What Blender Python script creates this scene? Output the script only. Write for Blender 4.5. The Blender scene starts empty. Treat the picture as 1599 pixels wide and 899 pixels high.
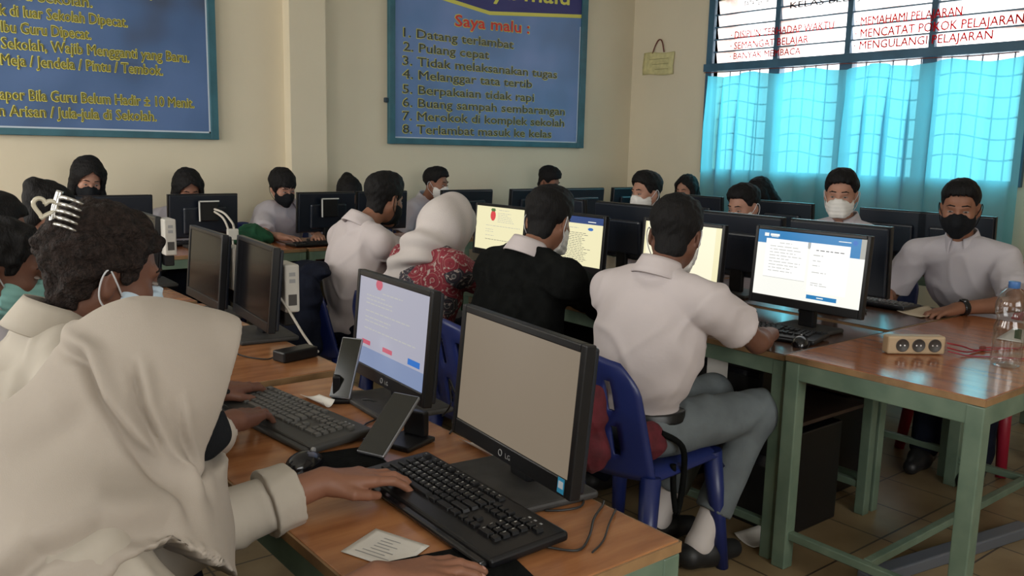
import bpy, bmesh, math, random
import numpy as np
from mathutils import Vector, Matrix
random.seed(7)
rng = np.random.default_rng(7)
R = math.radians
PI = math.pi
scene = bpy.context.scene
COL = scene.collection

# ------------------------------------------------------------------ camera
cam_data = bpy.data.cameras.new('camera')
cam = bpy.data.objects.new('camera', cam_data)
COL.objects.link(cam)
cam_data.sensor_width = 36.0
cam_data.lens = 1342.2 / 1599.0 * 36.0
cam_data.clip_start = 0.05
_rt = Vector((0.78364561, -0.62080613, 0.02234519))
_up = Vector((0.08313212, 0.14044916, 0.98659165))
_bk = Vector((-0.61562051, -0.77128061, 0.1616713))
cam.matrix_world = Matrix(((_rt.x, _up.x, _bk.x, 0.0), (_rt.y, _up.y, _bk.y, 0.0), (_rt.z, _up.z, _bk.z, 1.42), (0, 0, 0, 1)))
scene.camera = cam

# ------------------------------------------------------------------ light and exposure
world = bpy.data.worlds.new('daylight')
scene.world = world
world.use_nodes = True
_bg = world.node_tree.nodes['Background']
_bg.inputs[0].default_value = (0.92, 0.97, 1.0, 1)
_bg.inputs[1].default_value = 1.8
vs = scene.view_settings
scene.display_settings.display_device = 'sRGB'
vs.view_transform = 'Standard'
vs.look = 'None'
vs.exposure = 0.22
vs.gamma = 1.0
vs.use_curve_mapping = False
scene.cycles.use_denoising = True
scene.cycles.max_bounces = 8
scene.cycles.diffuse_bounces = 5
scene.cycles.transparent_max_bounces = 8
scene.cycles.caustics_reflective = False
scene.cycles.caustics_refractive = False
scene.cycles.sample_clamp_indirect = 4.0

def area_light(name, loc, target, sx, sy, power, col):
    d = bpy.data.lights.new(name, 'AREA')
    d.shape = 'RECTANGLE'
    d.size = sx
    d.size_y = sy
    d.energy = power
    d.color = col
    o = bpy.data.objects.new(name, d)
    COL.objects.link(o)
    o.location = loc
    v = Vector(target) - Vector(loc)
    o.rotation_euler = v.to_track_quat('-Z', 'Y').to_euler()
    o['kind'] = 'helper'
    return o
# daylight coming through the windows of the left wall and the rear wall, and from outside the curtained window
for y, pw in ((0.2, 15), (2.6, 48), (5.0, 85)):
    area_light('daylight_left_window', (-2.1, y, 1.95), (2.0, y + .3, 1.4), 1.7, 1.5, pw, (1.0, 0.96, 0.89))
area_light('daylight_rear_window', (1.0, -2.35, 1.9), (2.2, 5.0, 2.3), 2.6, 1.4, 44, (1.0, 0.96, 0.90))
area_light('daylight_outside', (8.1, 3.95, 2.6), (6.4, 3.95, 1.7), 3.6, 2.6, 230, (0.93, 0.98, 1.0))

# ------------------------------------------------------------------ materials
MATS = {}
def mat(name, col, rough=0.6, metal=0.0, var=0.0, vscale=8.0, bump=0.0, bscale=60.0, spec=0.5, emit=0.0, stretch=(1, 1, 1), col2=None):
    m = bpy.data.materials.new(name)
    m.use_nodes = True
    nt = m.node_tree
    b = nt.nodes['Principled BSDF']
    b.inputs['Base Color'].default_value = (*col, 1)
    b.inputs['Roughness'].default_value = rough
    b.inputs['Metallic'].default_value = metal
    b.inputs['Specular IOR Level'].default_value = spec
    if emit:
        b.inputs['Emission Color'].default_value = (*col, 1)
        b.inputs['Emission Strength'].default_value = emit
    if var or bump or col2:
        tc = nt.nodes.new('ShaderNodeTexCoord')
        mp = nt.nodes.new('ShaderNodeMapping')
        mp.inputs['Scale'].default_value = stretch
        nt.links.new(tc.outputs['Object'], mp.inputs[0])
    if var or col2:
        n = nt.nodes.new('ShaderNodeTexNoise')
        n.inputs['Scale'].default_value = vscale
        n.inputs['Detail'].default_value = 5
        nt.links.new(mp.outputs[0], n.inputs[0])
        cr = nt.nodes.new('ShaderNodeValToRGB')
        c2 = col2 if col2 else tuple(min(1, c * (1 + var)) for c in col)
        c1 = col if col2 else tuple(c * (1 - var) for c in col)
        cr.color_ramp.elements[0].position = 0.35
        cr.color_ramp.elements[1].position = 0.65
        cr.color_ramp.elements[0].color = (*c1, 1)
        cr.color_ramp.elements[1].color = (*c2, 1)
        nt.links.new(n.outputs[0], cr.inputs[0])
        nt.links.new(cr.outputs[0], b.inputs['Base Color'])
    if bump:
        n2 = nt.nodes.new('ShaderNodeTexNoise')
        n2.inputs['Scale'].default_value = bscale
        n2.inputs['Detail'].default_value = 3
        nt.links.new(mp.outputs[0], n2.inputs[0])
        bp = nt.nodes.new('ShaderNodeBump')
        bp.inputs['Strength'].default_value = bump
        bp.inputs['Distance'].default_value = 0.01
        nt.links.new(n2.outputs[0], bp.inputs['Height'])
        nt.links.new(bp.outputs[0], b.inputs['Normal'])
    MATS[name] = m
    return m

mat('wall_paint', (0.71, 0.635, 0.48), 0.75, var=0.03, vscale=1.3, bump=0.05, bscale=25)
mat('wall_paint_side', (0.60, 0.50, 0.30), 0.75, var=0.04, vscale=1.3)
mat('ceiling_paint', (0.68, 0.66, 0.60), 0.8)
mat('teal_frame', (0.035, 0.13, 0.17), 0.45, var=0.15, vscale=6)
mat('teal_window', (0.045, 0.12, 0.19), 0.5, var=0.15, vscale=5)
mat('dark_iron', (0.03, 0.05, 0.07), 0.5)
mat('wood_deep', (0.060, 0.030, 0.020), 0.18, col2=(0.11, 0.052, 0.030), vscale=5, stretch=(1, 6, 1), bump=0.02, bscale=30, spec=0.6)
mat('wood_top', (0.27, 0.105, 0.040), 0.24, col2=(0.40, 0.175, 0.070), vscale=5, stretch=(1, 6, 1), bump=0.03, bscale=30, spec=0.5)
mat('wood_top_x', (0.28, 0.095, 0.040), 0.16, col2=(0.38, 0.15, 0.062), vscale=5, stretch=(6, 1, 1), bump=0.03, bscale=30, spec=0.5)
mat('wood_edge', (0.25, 0.145, 0.065), 0.5, var=0.25, vscale=14)
mat('wood_dark', (0.05, 0.03, 0.022), 0.5, var=0.3, vscale=6)
mat('green_metal', (0.105, 0.16, 0.115), 0.42, col2=(0.155, 0.215, 0.155), vscale=9, spec=0.5)
mat('green_metal_dark', (0.04, 0.075, 0.06), 0.45, var=0.2, vscale=9)
mat('black_plastic', (0.007, 0.007, 0.008), 0.34, var=0.1, spec=0.36)
mat('black_gloss', (0.008, 0.008, 0.010), 0.14, spec=0.55)
mat('black_back', (0.008, 0.012, 0.021), 0.30, spec=0.6)
mat('base_dusty', (0.032, 0.030, 0.028), 0.6, var=0.25, vscale=30)
mat('screen_off', (0.005, 0.005, 0.006), 0.16, spec=0.12)
mat('key_black', (0.008, 0.008, 0.009), 0.45, spec=0.35)
mat('key_grey', (0.085, 0.082, 0.075), 0.5)
mat('kb_dusty', (0.040, 0.039, 0.036), 0.5)
mat('legend_white', (0.65, 0.65, 0.62), 0.6)
mat('legend_grey', (0.30, 0.30, 0.30), 0.5)
mat('white_plastic', (0.55, 0.53, 0.48), 0.45, var=0.08)
mat('cream_plastic', (0.42, 0.31, 0.19), 0.5, var=0.08)
mat('cream_dark', (0.05, 0.045, 0.04), 0.5)
mat('cable_white', (0.50, 0.46, 0.40), 0.5)
mat('cable_black', (0.012, 0.012, 0.012), 0.45)
mat('cable_red', (0.30, 0.02, 0.035), 0.45)
mat('paper', (0.66, 0.63, 0.58), 0.8, var=0.04, vscale=12)
mat('paper_warm', (0.60, 0.50, 0.36), 0.8, var=0.04, vscale=12)
mat('paper_yellow', (0.60, 0.55, 0.28), 0.8, var=0.12, vscale=20)
mat('ink', (0.22, 0.22, 0.24), 0.7)
mat('blue_plastic', (0.012, 0.022, 0.12), 0.35, var=0.12, vscale=5)
mat('red_plastic', (0.35, 0.015, 0.04), 0.4)
mat('maroon_cloth', (0.090, 0.008, 0.014), 0.85, var=0.35, vscale=18, bump=0.3)
mat('navy_cloth', (0.008, 0.010, 0.019), 0.92, var=0.3, vscale=14, bump=0.3, spec=0.1)
mat('black_cloth', (0.0065, 0.0070, 0.0068), 0.95, var=0.25, vscale=30, bump=0.2, bscale=180, spec=0.06)
mat('white_shirt', (0.525, 0.468, 0.468), 0.85, var=0.04, vscale=5, bump=0.25, bscale=14)
mat('white_shirt_cool', (0.50, 0.47, 0.50), 0.85, var=0.04, vscale=5, bump=0.25, bscale=14)
mat('white_shirt_warm', (0.42, 0.375, 0.315), 0.85, var=0.04, vscale=5, bump=0.25, bscale=14)
mat('hijab_cream', (0.385, 0.335, 0.285), 0.95, var=0.04, vscale=4, bump=0.10, bscale=700)
mat('hijab_white', (0.55, 0.50, 0.48), 0.92, var=0.04, vscale=5, bump=0.2, bscale=300)
mat('grey_trousers', (0.125, 0.145, 0.155), 0.9, var=0.14, vscale=10, bump=0.25, bscale=30)
mat('green_cloth', (0.008, 0.07, 0.03), 0.9, var=0.2)
mat('tan_cloth', (0.32, 0.19, 0.10), 0.9, var=0.1)
mat('skin', (0.235, 0.105, 0.062), 0.55, var=0.06, vscale=14, bump=0.05, bscale=120, spec=0.4)
mat('skin_light', (0.36, 0.185, 0.125), 0.55, var=0.06, vscale=14, spec=0.4)
mat('skin_dark', (0.145, 0.062, 0.038), 0.55, var=0.08, vscale=14, bump=0.05, bscale=120, spec=0.4)
mat('nail', (0.42, 0.22, 0.17), 0.35)
mat('hair_black', (0.0055, 0.0048, 0.005), 0.72, bump=0.5, bscale=170, stretch=(1, 1, 0.3), spec=0.22)
mat('hair_brown', (0.009, 0.006, 0.005), 0.8, col2=(0.028, 0.018, 0.015), vscale=90, bump=1.0, bscale=160, spec=0.2)
mat('hair_deep', (0.007, 0.006, 0.007), 0.5, bump=0.9, bscale=80, stretch=(1, 1, 0.25), spec=0.35)
mat('mask_white', (0.68, 0.66, 0.62), 0.85)
mat('mask_black', (0.010, 0.011, 0.013), 0.88, bump=0.2, bscale=200, spec=0.12)
mat('mask_blue', (0.50, 0.62, 0.72), 0.8)
mat('mask_teal', (0.22, 0.45, 0.42), 0.8)
mat('elastic', (0.55, 0.56, 0.58), 0.7)
mat('eye_white', (0.26, 0.22, 0.20), 0.35)
mat('eye_dark', (0.008, 0.006, 0.005), 0.2)
mat('sock_white', (0.60, 0.55, 0.53), 0.9)
mat('shoe_black', (0.010, 0.010, 0.011), 0.5)
mat('silver', (0.55, 0.54, 0.52), 0.22, metal=0.9)
mat('clear_plastic', (0.55, 0.50, 0.38), 0.2, spec=0.6)
mat('sticker_blue', (0.03, 0.30, 0.55), 0.5)
mat('phone_glass', (0.012, 0.013, 0.010), 0.12, spec=0.5)
mat('phone_back', (0.10, 0.10, 0.075), 0.35)
mat('phone_edge', (0.30, 0.31, 0.34), 0.3, metal=0.6)
mat('banner_yellow', (0.72, 0.66, 0.12), 0.6)
mat('banner_dark', (0.045, 0.055, 0.05), 0.6)
mat('banner_olive', (0.13, 0.12, 0.02), 0.6)
mat('banner_red', (0.62, 0.03, 0.03), 0.6)
mat('banner_indigo', (0.035, 0.035, 0.17), 0.55)
mat('banner_white', (0.55, 0.62, 0.70), 0.6)
mat('bottle_cap', (0.06, 0.16, 0.40), 0.4)
mat('cord_brown', (0.16, 0.04, 0.03), 0.8)
mat('grey_metal', (0.16, 0.18, 0.22), 0.4, metal=0.4)
mat('outside_plaster', (0.70, 0.70, 0.68), 0.9)
mat('outside_ground', (0.40, 0.40, 0.36), 0.9)

def emis(name, col, s):
    m = bpy.data.materials.new(name)
    m.use_nodes = True
    b = m.node_tree.nodes['Principled BSDF']
    b.inputs['Base Color'].default_value = (0.01, 0.01, 0.01, 1)
    b.inputs['Roughness'].default_value = 0.35
    b.inputs['Emission Color'].default_value = (*col, 1)
    b.inputs['Emission Strength'].default_value = s * 0.88
    MATS[name] = m
    return m
emis('scr_cream', (0.86, 0.80, 0.50), 1.0)
emis('scr_cream_hot', (0.95, 0.90, 0.66), 1.0)
emis('scr_white', (0.95, 0.95, 0.88), 1.0)
emis('scr_white_pg', (1.0, 1.0, 0.98), 1.0)
emis('scr_beige', (0.245, 0.195, 0.140), 0.8)
emis('scr_lilac', (0.38, 0.38, 0.46), 0.95)
emis('scr_sky', (0.20, 0.26, 0.42), 0.95)
emis('scr_blue', (0.015, 0.22, 0.52), 0.9)
emis('scr_navy', (0.02, 0.06, 0.22), 0.8)
emis('scr_grey', (0.42, 0.42, 0.38), 0.9)
emis('scr_text', (0.12, 0.12, 0.12), 0.9)
emis('scr_textlight', (0.50, 0.50, 0.46), 0.9)
emis('scr_red', (0.75, 0.06, 0.07), 0.9)
emis('scr_pink', (0.60, 0.10, 0.16), 0.8)
emis('scr_btn', (0.02, 0.16, 0.55), 0.9)
emis('scr_green', (0.10, 0.20, 0.06), 0.8)

def nodes_of(name, col=(0.5, 0.5, 0.5), rough=0.6):
    m = bpy.data.materials.new(name)
    m.use_nodes = True
    MATS[name] = m
    nt = m.node_tree
    b = nt.nodes['Principled BSDF']
    b.inputs['Base Color'].default_value = (*col, 1)
    b.inputs['Roughness'].default_value = rough
    return m, nt, b

def ramp(nt, src, stops, interp='LINEAR'):
    cr = nt.nodes.new('ShaderNodeValToRGB')
    cr.color_ramp.interpolation = interp
    while len(cr.color_ramp.elements) < len(stops):
        cr.color_ramp.elements.new(0.5)
    for e, (p, c) in zip(cr.color_ramp.elements, stops):
        e.position = p
        e.color = (*c, 1)
    nt.links.new(src, cr.inputs[0])
    return cr

# curtain cloth: thin, lets daylight through
m, nt, b = nodes_of('curtain_cloth')
out = nt.nodes['Material Output']
nt.nodes.remove(b)
dif = nt.nodes.new('ShaderNodeBsdfDiffuse'); dif.inputs[0].default_value = (0.36, 0.55, 0.60, 1)
trl = nt.nodes.new('ShaderNodeBsdfTranslucent'); trl.inputs[0].default_value = (0.07, 0.50, 0.64, 1)
trp = nt.nodes.new('ShaderNodeBsdfTransparent'); trp.inputs[0].default_value = (0.22, 0.80, 0.90, 1)
mx1 = nt.nodes.new('ShaderNodeMixShader'); mx1.inputs[0].default_value = 0.55
mx2 = nt.nodes.new('ShaderNodeMixShader'); mx2.inputs[0].default_value = 0.22
nt.links.new(dif.outputs[0], mx1.inputs[1]); nt.links.new(trl.outputs[0], mx1.inputs[2])
nt.links.new(mx1.outputs[0], mx2.inputs[1]); nt.links.new(trp.outputs[0], mx2.inputs[2])
nt.links.new(mx2.outputs[0], out.inputs[0])
# frosted louvre glass
m, nt, b = nodes_of('louvre_glass')
out = nt.nodes['Material Output']
nt.nodes.remove(b)
tc = nt.nodes.new('ShaderNodeTexCoord')
nz = nt.nodes.new('ShaderNodeTexNoise'); nz.inputs['Scale'].default_value = 3.2; nz.inputs['Detail'].default_value = 6
nt.links.new(tc.outputs['Object'], nz.inputs[0])
cr = ramp(nt, nz.outputs[0], [(0.38, (0.55, 0.42, 0.38)), (0.52, (0.95, 0.90, 0.88))])
trl = nt.nodes.new('ShaderNodeBsdfTranslucent'); nt.links.new(cr.outputs[0], trl.inputs[0])
gl = nt.nodes.new('ShaderNodeBsdfGlossy'); gl.inputs['Roughness'].default_value = 0.3
trp = nt.nodes.new('ShaderNodeBsdfTransparent'); trp.inputs[0].default_value = (0.95, 0.93, 0.93, 1)
mx1 = nt.nodes.new('ShaderNodeMixShader'); mx1.inputs[0].default_value = 0.06
mx2 = nt.nodes.new('ShaderNodeMixShader'); mx2.inputs[0].default_value = 0.25
nt.links.new(trl.outputs[0], mx1.inputs[1]); nt.links.new(gl.outputs[0], mx1.inputs[2])
nt.links.new(mx1.outputs[0], mx2.inputs[1]); nt.links.new(trp.outputs[0], mx2.inputs[2])
nt.links.new(mx2.outputs[0], out.inputs[0])
for nm, cc in (('red_paint', (0.80, 0.16, 0.17)), ('black_paint', (0.22, 0.20, 0.22))):
    m, nt, b = nodes_of(nm)
    out = nt.nodes['Material Output']
    nt.nodes.remove(b)
    trl = nt.nodes.new('ShaderNodeBsdfTranslucent'); trl.inputs[0].default_value = (*cc, 1)
    trp = nt.nodes.new('ShaderNodeBsdfTransparent'); trp.inputs[0].default_value = (*cc, 1)
    mx1 = nt.nodes.new('ShaderNodeMixShader'); mx1.inputs[0].default_value = 0.35
    nt.links.new(trl.outputs[0], mx1.inputs[1]); nt.links.new(trp.outputs[0], mx1.inputs[2])
    nt.links.new(mx1.outputs[0], out.inputs[0])
# clear bottle plastic (thin walled)
m, nt, b = nodes_of('bottle_clear')
out = nt.nodes['Material Output']
nt.nodes.remove(b)
gl = nt.nodes.new('ShaderNodeBsdfGlossy'); gl.inputs['Roughness'].default_value = 0.08
trp = nt.nodes.new('ShaderNodeBsdfTransparent'); trp.inputs[0].default_value = (0.93, 0.95, 0.96, 1)
lw = nt.nodes.new('ShaderNodeLayerWeight'); lw.inputs[0].default_value = 0.35
mth = nt.nodes.new('ShaderNodeMath'); mth.operation = 'MULTIPLY'; mth.inputs[1].default_value = 0.6
mxa = nt.nodes.new('ShaderNodeMath'); mxa.operation = 'ADD'; mxa.inputs[1].default_value = 0.06
mx = nt.nodes.new('ShaderNodeMixShader')
nt.links.new(lw.outputs['Facing'], mth.inputs[0]); nt.links.new(mth.outputs[0], mxa.inputs[0]); nt.links.new(mxa.outputs[0], mx.inputs[0])
nt.links.new(trp.outputs[0], mx.inputs[1]); nt.links.new(gl.outputs[0], mx.inputs[2])
nt.links.new(mx.outputs[0], out.inputs[0])
# floor tiles
m, nt, b = nodes_of('floor_tile', rough=0.35)
tc = nt.nodes.new('ShaderNodeTexCoord')
br = nt.nodes.new('ShaderNodeTexBrick')
br.offset = 0.0
br.inputs['Color1'].default_value = (0.34, 0.25, 0.135, 1)
br.inputs['Color2'].default_value = (0.30, 0.22, 0.12, 1)
br.inputs['Mortar'].default_value = (0.08, 0.06, 0.045, 1)
br.inputs['Scale'].default_value = 1.0
br.inputs['Mortar Size'].default_value = 0.004
br.inputs['Brick Width'].default_value = 0.3
br.inputs['Row Height'].default_value = 0.3
nt.links.new(tc.outputs['Object'], br.inputs[0])
nz = nt.nodes.new('ShaderNodeTexNoise'); nz.inputs['Scale'].default_value = 3.0; nz.inputs['Detail'].default_value = 6
nt.links.new(tc.outputs['Object'], nz.inputs[0])
cr = ramp(nt, nz.outputs[0], [(0.3, (0.55, 0.5, 0.46)), (0.65, (1, 1, 1))])
mxc = nt.nodes.new('ShaderNodeMix'); mxc.data_type = 'RGBA'; mxc.blend_type = 'MULTIPLY'; mxc.inputs[0].default_value = 1.0
nt.links.new(br.outputs[0], mxc.inputs[6]); nt.links.new(cr.outputs[0], mxc.inputs[7])
nt.links.new(mxc.outputs[2], b.inputs['Base Color'])
# printed banner vinyl
for nm, c1, c2, c3 in (('banner_blue', (0.072, 0.140, 0.300), (0.100, 0.180, 0.38), (0.06, 0.085, 0.15)), ('banner_blue_soft', (0.130, 0.235, 0.47), (0.18, 0.27, 0.53), (0.115, 0.20, 0.39))):
    m, nt, b = nodes_of(nm, rough=0.5)
    tc = nt.nodes.new('ShaderNodeTexCoord')
    nz = nt.nodes.new('ShaderNodeTexNoise'); nz.inputs['Scale'].default_value = 1.6; nz.inputs['Detail'].default_value = 2
    nt.links.new(tc.outputs['Object'], nz.inputs[0])
    cr = ramp(nt, nz.outputs[0], [(0.32, c3), (0.45, c1), (0.62, c2)])
    nt.links.new(cr.outputs[0], b.inputs['Base Color'])
# batik blouse
m, nt, b = nodes_of('batik', rough=0.85)
tc = nt.nodes.new('ShaderNodeTexCoord')
vo = nt.nodes.new('ShaderNodeTexVoronoi'); vo.inputs['Scale'].default_value = 12
nt.links.new(tc.outputs['Object'], vo.inputs[0])
mm = nt.nodes.new('ShaderNodeMath'); mm.operation = 'MULTIPLY'; mm.inputs[1].default_value = 5.5
nt.links.new(vo.outputs['Distance'], mm.inputs[0])
fr = nt.nodes.new('ShaderNodeMath'); fr.operation = 'FRACT'
nt.links.new(mm.outputs[0], fr.inputs[0])
c_a = ramp(nt, fr.outputs[0], [(0.0, (0.20, 0.015, 0.03)), (0.42, (0.26, 0.03, 0.045)), (0.5, (0.36, 0.22, 0.20)), (0.58, (0.16, 0.01, 0.02)), (0.9, (0.22, 0.02, 0.035))])
c_b = ramp(nt, fr.outputs[0], [(0.0, (0.02, 0.022, 0.035)), (0.42, (0.03, 0.033, 0.045)), (0.5, (0.25, 0.23, 0.22)), (0.58, (0.02, 0.02, 0.03)), (0.9, (0.05, 0.03, 0.04))])
sp = nt.nodes.new('ShaderNodeSeparateColor')
nt.links.new(vo.outputs['Color'], sp.inputs[0])
gt = nt.nodes.new('ShaderNodeMath'); gt.operation = 'GREATER_THAN'; gt.inputs[1].default_value = 0.62
nt.links.new(sp.outputs[0], gt.inputs[0])
mxc = nt.nodes.new('ShaderNodeMix'); mxc.data_type = 'RGBA'
nt.links.new(gt.outputs[0], mxc.inputs[0]); nt.links.new(c_a.outputs[0], mxc.inputs[6]); nt.links.new(c_b.outputs[0], mxc.inputs[7])
nz = nt.nodes.new('ShaderNodeTexNoise'); nz.inputs['Scale'].default_value = 60
nt.links.new(tc.outputs['Object'], nz.inputs[0])
cr = ramp(nt, nz.outputs[0], [(0.60, (0, 0, 0)), (0.64, (1, 1, 1))])
mx2 = nt.nodes.new('ShaderNodeMix'); mx2.data_type = 'RGBA'; mx2.inputs[7].default_value = (0.40, 0.33, 0.30, 1)
nt.links.new(cr.outputs[0], mx2.inputs[0]); nt.links.new(mxc.outputs[2], mx2.inputs[6])
nt.links.new(mx2.outputs[2], b.inputs['Base Color'])

# ------------------------------------------------------------------ object helpers
def link(name, me, material=None, parent=None, smooth=None):
    o = bpy.data.objects.new(name, me)
    COL.objects.link(o)
    if material is not None:
        for mm_ in (material if isinstance(material, (list, tuple)) else [material]):
            me.materials.append(MATS[mm_])
    if parent is not None:
        o.parent = parent
    return o

def thing(name, label, cat, loc=(0, 0, 0), az=0.0, group=None):
    o = bpy.data.objects.new(name, None)
    COL.objects.link(o)
    o.location = loc
    o.rotation_euler = (0, 0, -R(az))
    o['label'] = label
    o['category'] = cat
    if group:
        o['group'] = group
    return o

def tag(o, label, cat, group=None):
    o['label'] = label
    o['category'] = cat
    if group:
        o['group'] = group
    return o

def struct(o):
    o['kind'] = 'structure'
    return o

def dup(root, loc=None, az=None, label=None, group=None):
    r = root.copy()
    COL.objects.link(r)
    if loc is not None:
        r.location = loc
    if az is not None:
        r.rotation_euler = (0, 0, -R(az))
    if label:
        r['label'] = label
    if group:
        r['group'] = group
    for ch in list(root.children):
        c = ch.copy()
        COL.objects.link(c)
        c.parent = r
        for g in list(ch.children):
            d = g.copy()
            COL.objects.link(d)
            d.parent = c
    return r

class MB:
    """collects simple solids and links them as one mesh object"""
    def __init__(s):
        s.bm = bmesh.new()
        s.mi = 0
    def _fin(s, verts, faces):
        for f in faces:
            f.material_index = s.mi
    def box(s, x0, x1, y0, y1, z0, z1, bev=0.0, seg=2, mtx=None, taper=None):
        tmp = bmesh.new()
        bmesh.ops.create_cube(tmp, size=1.0)
        for v in tmp.verts:
            t = 1.0
            if taper and v.co.z > 0:
                t = taper
            v.co = Vector(((x0 + x1) / 2 + v.co.x * (x1 - x0) * t, (y0 + y1) / 2 + v.co.y * (y1 - y0) * t, (z0 + z1) / 2 + v.co.z * (z1 - z0)))
        if bev > 0:
            bmesh.ops.bevel(tmp, geom=list(tmp.edges), offset=bev, segments=seg, affect='EDGES', profile=0.5)
        s.add(tmp, mtx)
        return s
    def add(s, tmp, mtx=None):
        if mtx is not None:
            bmesh.ops.transform(tmp, matrix=mtx, verts=tmp.verts)
        vm = {}
        for v in tmp.verts:
            vm[v] = s.bm.verts.new(v.co)
        for f in tmp.faces:
            try:
                nf = s.bm.faces.new([vm[v] for v in f.verts])
                nf.material_index = s.mi
                nf.smooth = f.smooth
            except ValueError:
                pass
        tmp.free()
    def cyl(s, a, b, r1, r2=None, n=16, cap=True):
        a = Vector(a); b = Vector(b)
        r2 = r1 if r2 is None else r2
        d = (b - a)
        q = d.to_track_quat('Z', 'Y').to_matrix()
        ra = []; rb = []
        for i in range(n):
            t = 2 * PI * i / n
            e = q @ Vector((math.cos(t), math.sin(t), 0))
            ra.append(s.bm.verts.new(a + e * r1)); rb.append(s.bm.verts.new(b + e * r2))
        for i in range(n):
            j = (i + 1) % n
            f = s.bm.faces.new((ra[i], ra[j], rb[j], rb[i])); f.smooth = True; f.material_index = s.mi
        if cap:
            f = s.bm.faces.new(list(reversed(ra))); f.material_index = s.mi
            f = s.bm.faces.new(rb); f.material_index = s.mi
        return s
    def tube(s, pts, r, n=8, sub=6, closed=False):
        P = [Vector(p) for p in pts]
        Q = []
        m_ = len(P)
        for i in range(m_ if closed else m_ - 1):
            p0 = P[(i - 1) % m_] if (closed or i > 0) else P[0]
            p1 = P[i]; p2 = P[(i + 1) % m_]
            p3 = P[(i + 2) % m_] if (closed or i + 2 < m_) else P[-1]
            for k in range(sub):
                t = k / sub
                Q.append(0.5 * ((2 * p1) + (p2 - p0) * t + (2 * p0 - 5 * p1 + 4 * p2 - p3) * t * t + (3 * p1 - p0 - 3 * p2 + p3) * t ** 3))
        if not closed:
            Q.append(P[-1])
        L = len(Q)
        rings = []
        up = Vector((0.13, 0.21, 0.97)).normalized()
        for i in range(L):
            t = (Q[(i + 1) % L] - Q[i - 1]) if closed else (Q[min(i + 1, L - 1)] - Q[max(i - 1, 0)])
            if t.length < 1e-9:
                t = Vector((1, 0, 0))
            t.normalize()
            u = t.cross(up)
            if u.length < 1e-4:
                u = t.cross(Vector((1, 0, 0)))
            u.normalize()
            w = t.cross(u)
            rr = r(i / max(1, L - 1)) if callable(r) else r
            rings.append([s.bm.verts.new(Q[i] + (u * math.cos(2 * PI * k / n) + w * math.sin(2 * PI * k / n)) * rr) for k in range(n)])
        for i in range(L if closed else L - 1):
            A = rings[i]; B = rings[(i + 1) % L]
            for k in range(n):
                f = s.bm.faces.new((A[k], A[(k + 1) % n], B[(k + 1) % n], B[k])); f.smooth = True; f.material_index = s.mi
        if not closed:
            f = s.bm.faces.new(list(reversed(rings[0]))); f.material_index = s.mi
            f = s.bm.faces.new(rings[-1]); f.material_index = s.mi
        return s
    def lathe(s, prof, n=28, center=(0, 0, 0)):
        c = Vector(center)
        rings = [[s.bm.verts.new(c + Vector((r * math.cos(2 * PI * k / n), r * math.sin(2 * PI * k / n), z))) for k in range(n)] for r, z in prof]
        for A, B in zip(rings, rings[1:]):
            for k in range(n):
                f = s.bm.faces.new((A[k], A[(k + 1) % n], B[(k + 1) % n], B[k])); f.smooth = True; f.material_index = s.mi
        return s
    def quad(s, pts):
        f = s.bm.faces.new([s.bm.verts.new(p) for p in pts]); f.material_index = s.mi
        return s
    def grid(s, fn, nu, nv, closed_u=False, smooth=True):
        V = [[s.bm.verts.new(fn(i / nu, j / nv)) for j in range(nv + 1)] for i in range(nu if closed_u else nu + 1)]
        for i in range(nu):
            A = V[i]; B = V[(i + 1) % len(V)]
            for j in range(nv):
                f = s.bm.faces.new((A[j], B[j], B[j + 1], A[j + 1])); f.smooth = smooth; f.material_index = s.mi
        return s
    def build(s, name, material=None, parent=None, solid=0.0, off=0.0):
        me = bpy.data.meshes.new(name)
        bmesh.ops.recalc_face_normals(s.bm, faces=s.bm.faces)
        s.bm.to_mesh(me)
        s.bm.free()
        o = link(name, me, material, parent)
        if solid:
            md = o.modifiers.new('thickness', 'SOLIDIFY')
            md.thickness = solid
            md.offset = off
        return o

def text_mesh(txt, size=1.0, offset=0.0, extrude=0.0):
    cu = bpy.data.curves.new('lettering', 'FONT')
    cu.body = txt
    cu.size = size
    cu.offset = offset
    cu.extrude = extrude
    cu.resolution_u = 2
    o = bpy.data.objects.new('lettering', cu)
    COL.objects.link(o)
    dg = bpy.context.evaluated_depsgraph_get()
    me = bpy.data.meshes.new_from_object(o.evaluated_get(dg))
    COL.objects.unlink(o)
    bpy.data.objects.remove(o)
    bpy.data.curves.remove(cu)
    return me

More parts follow.
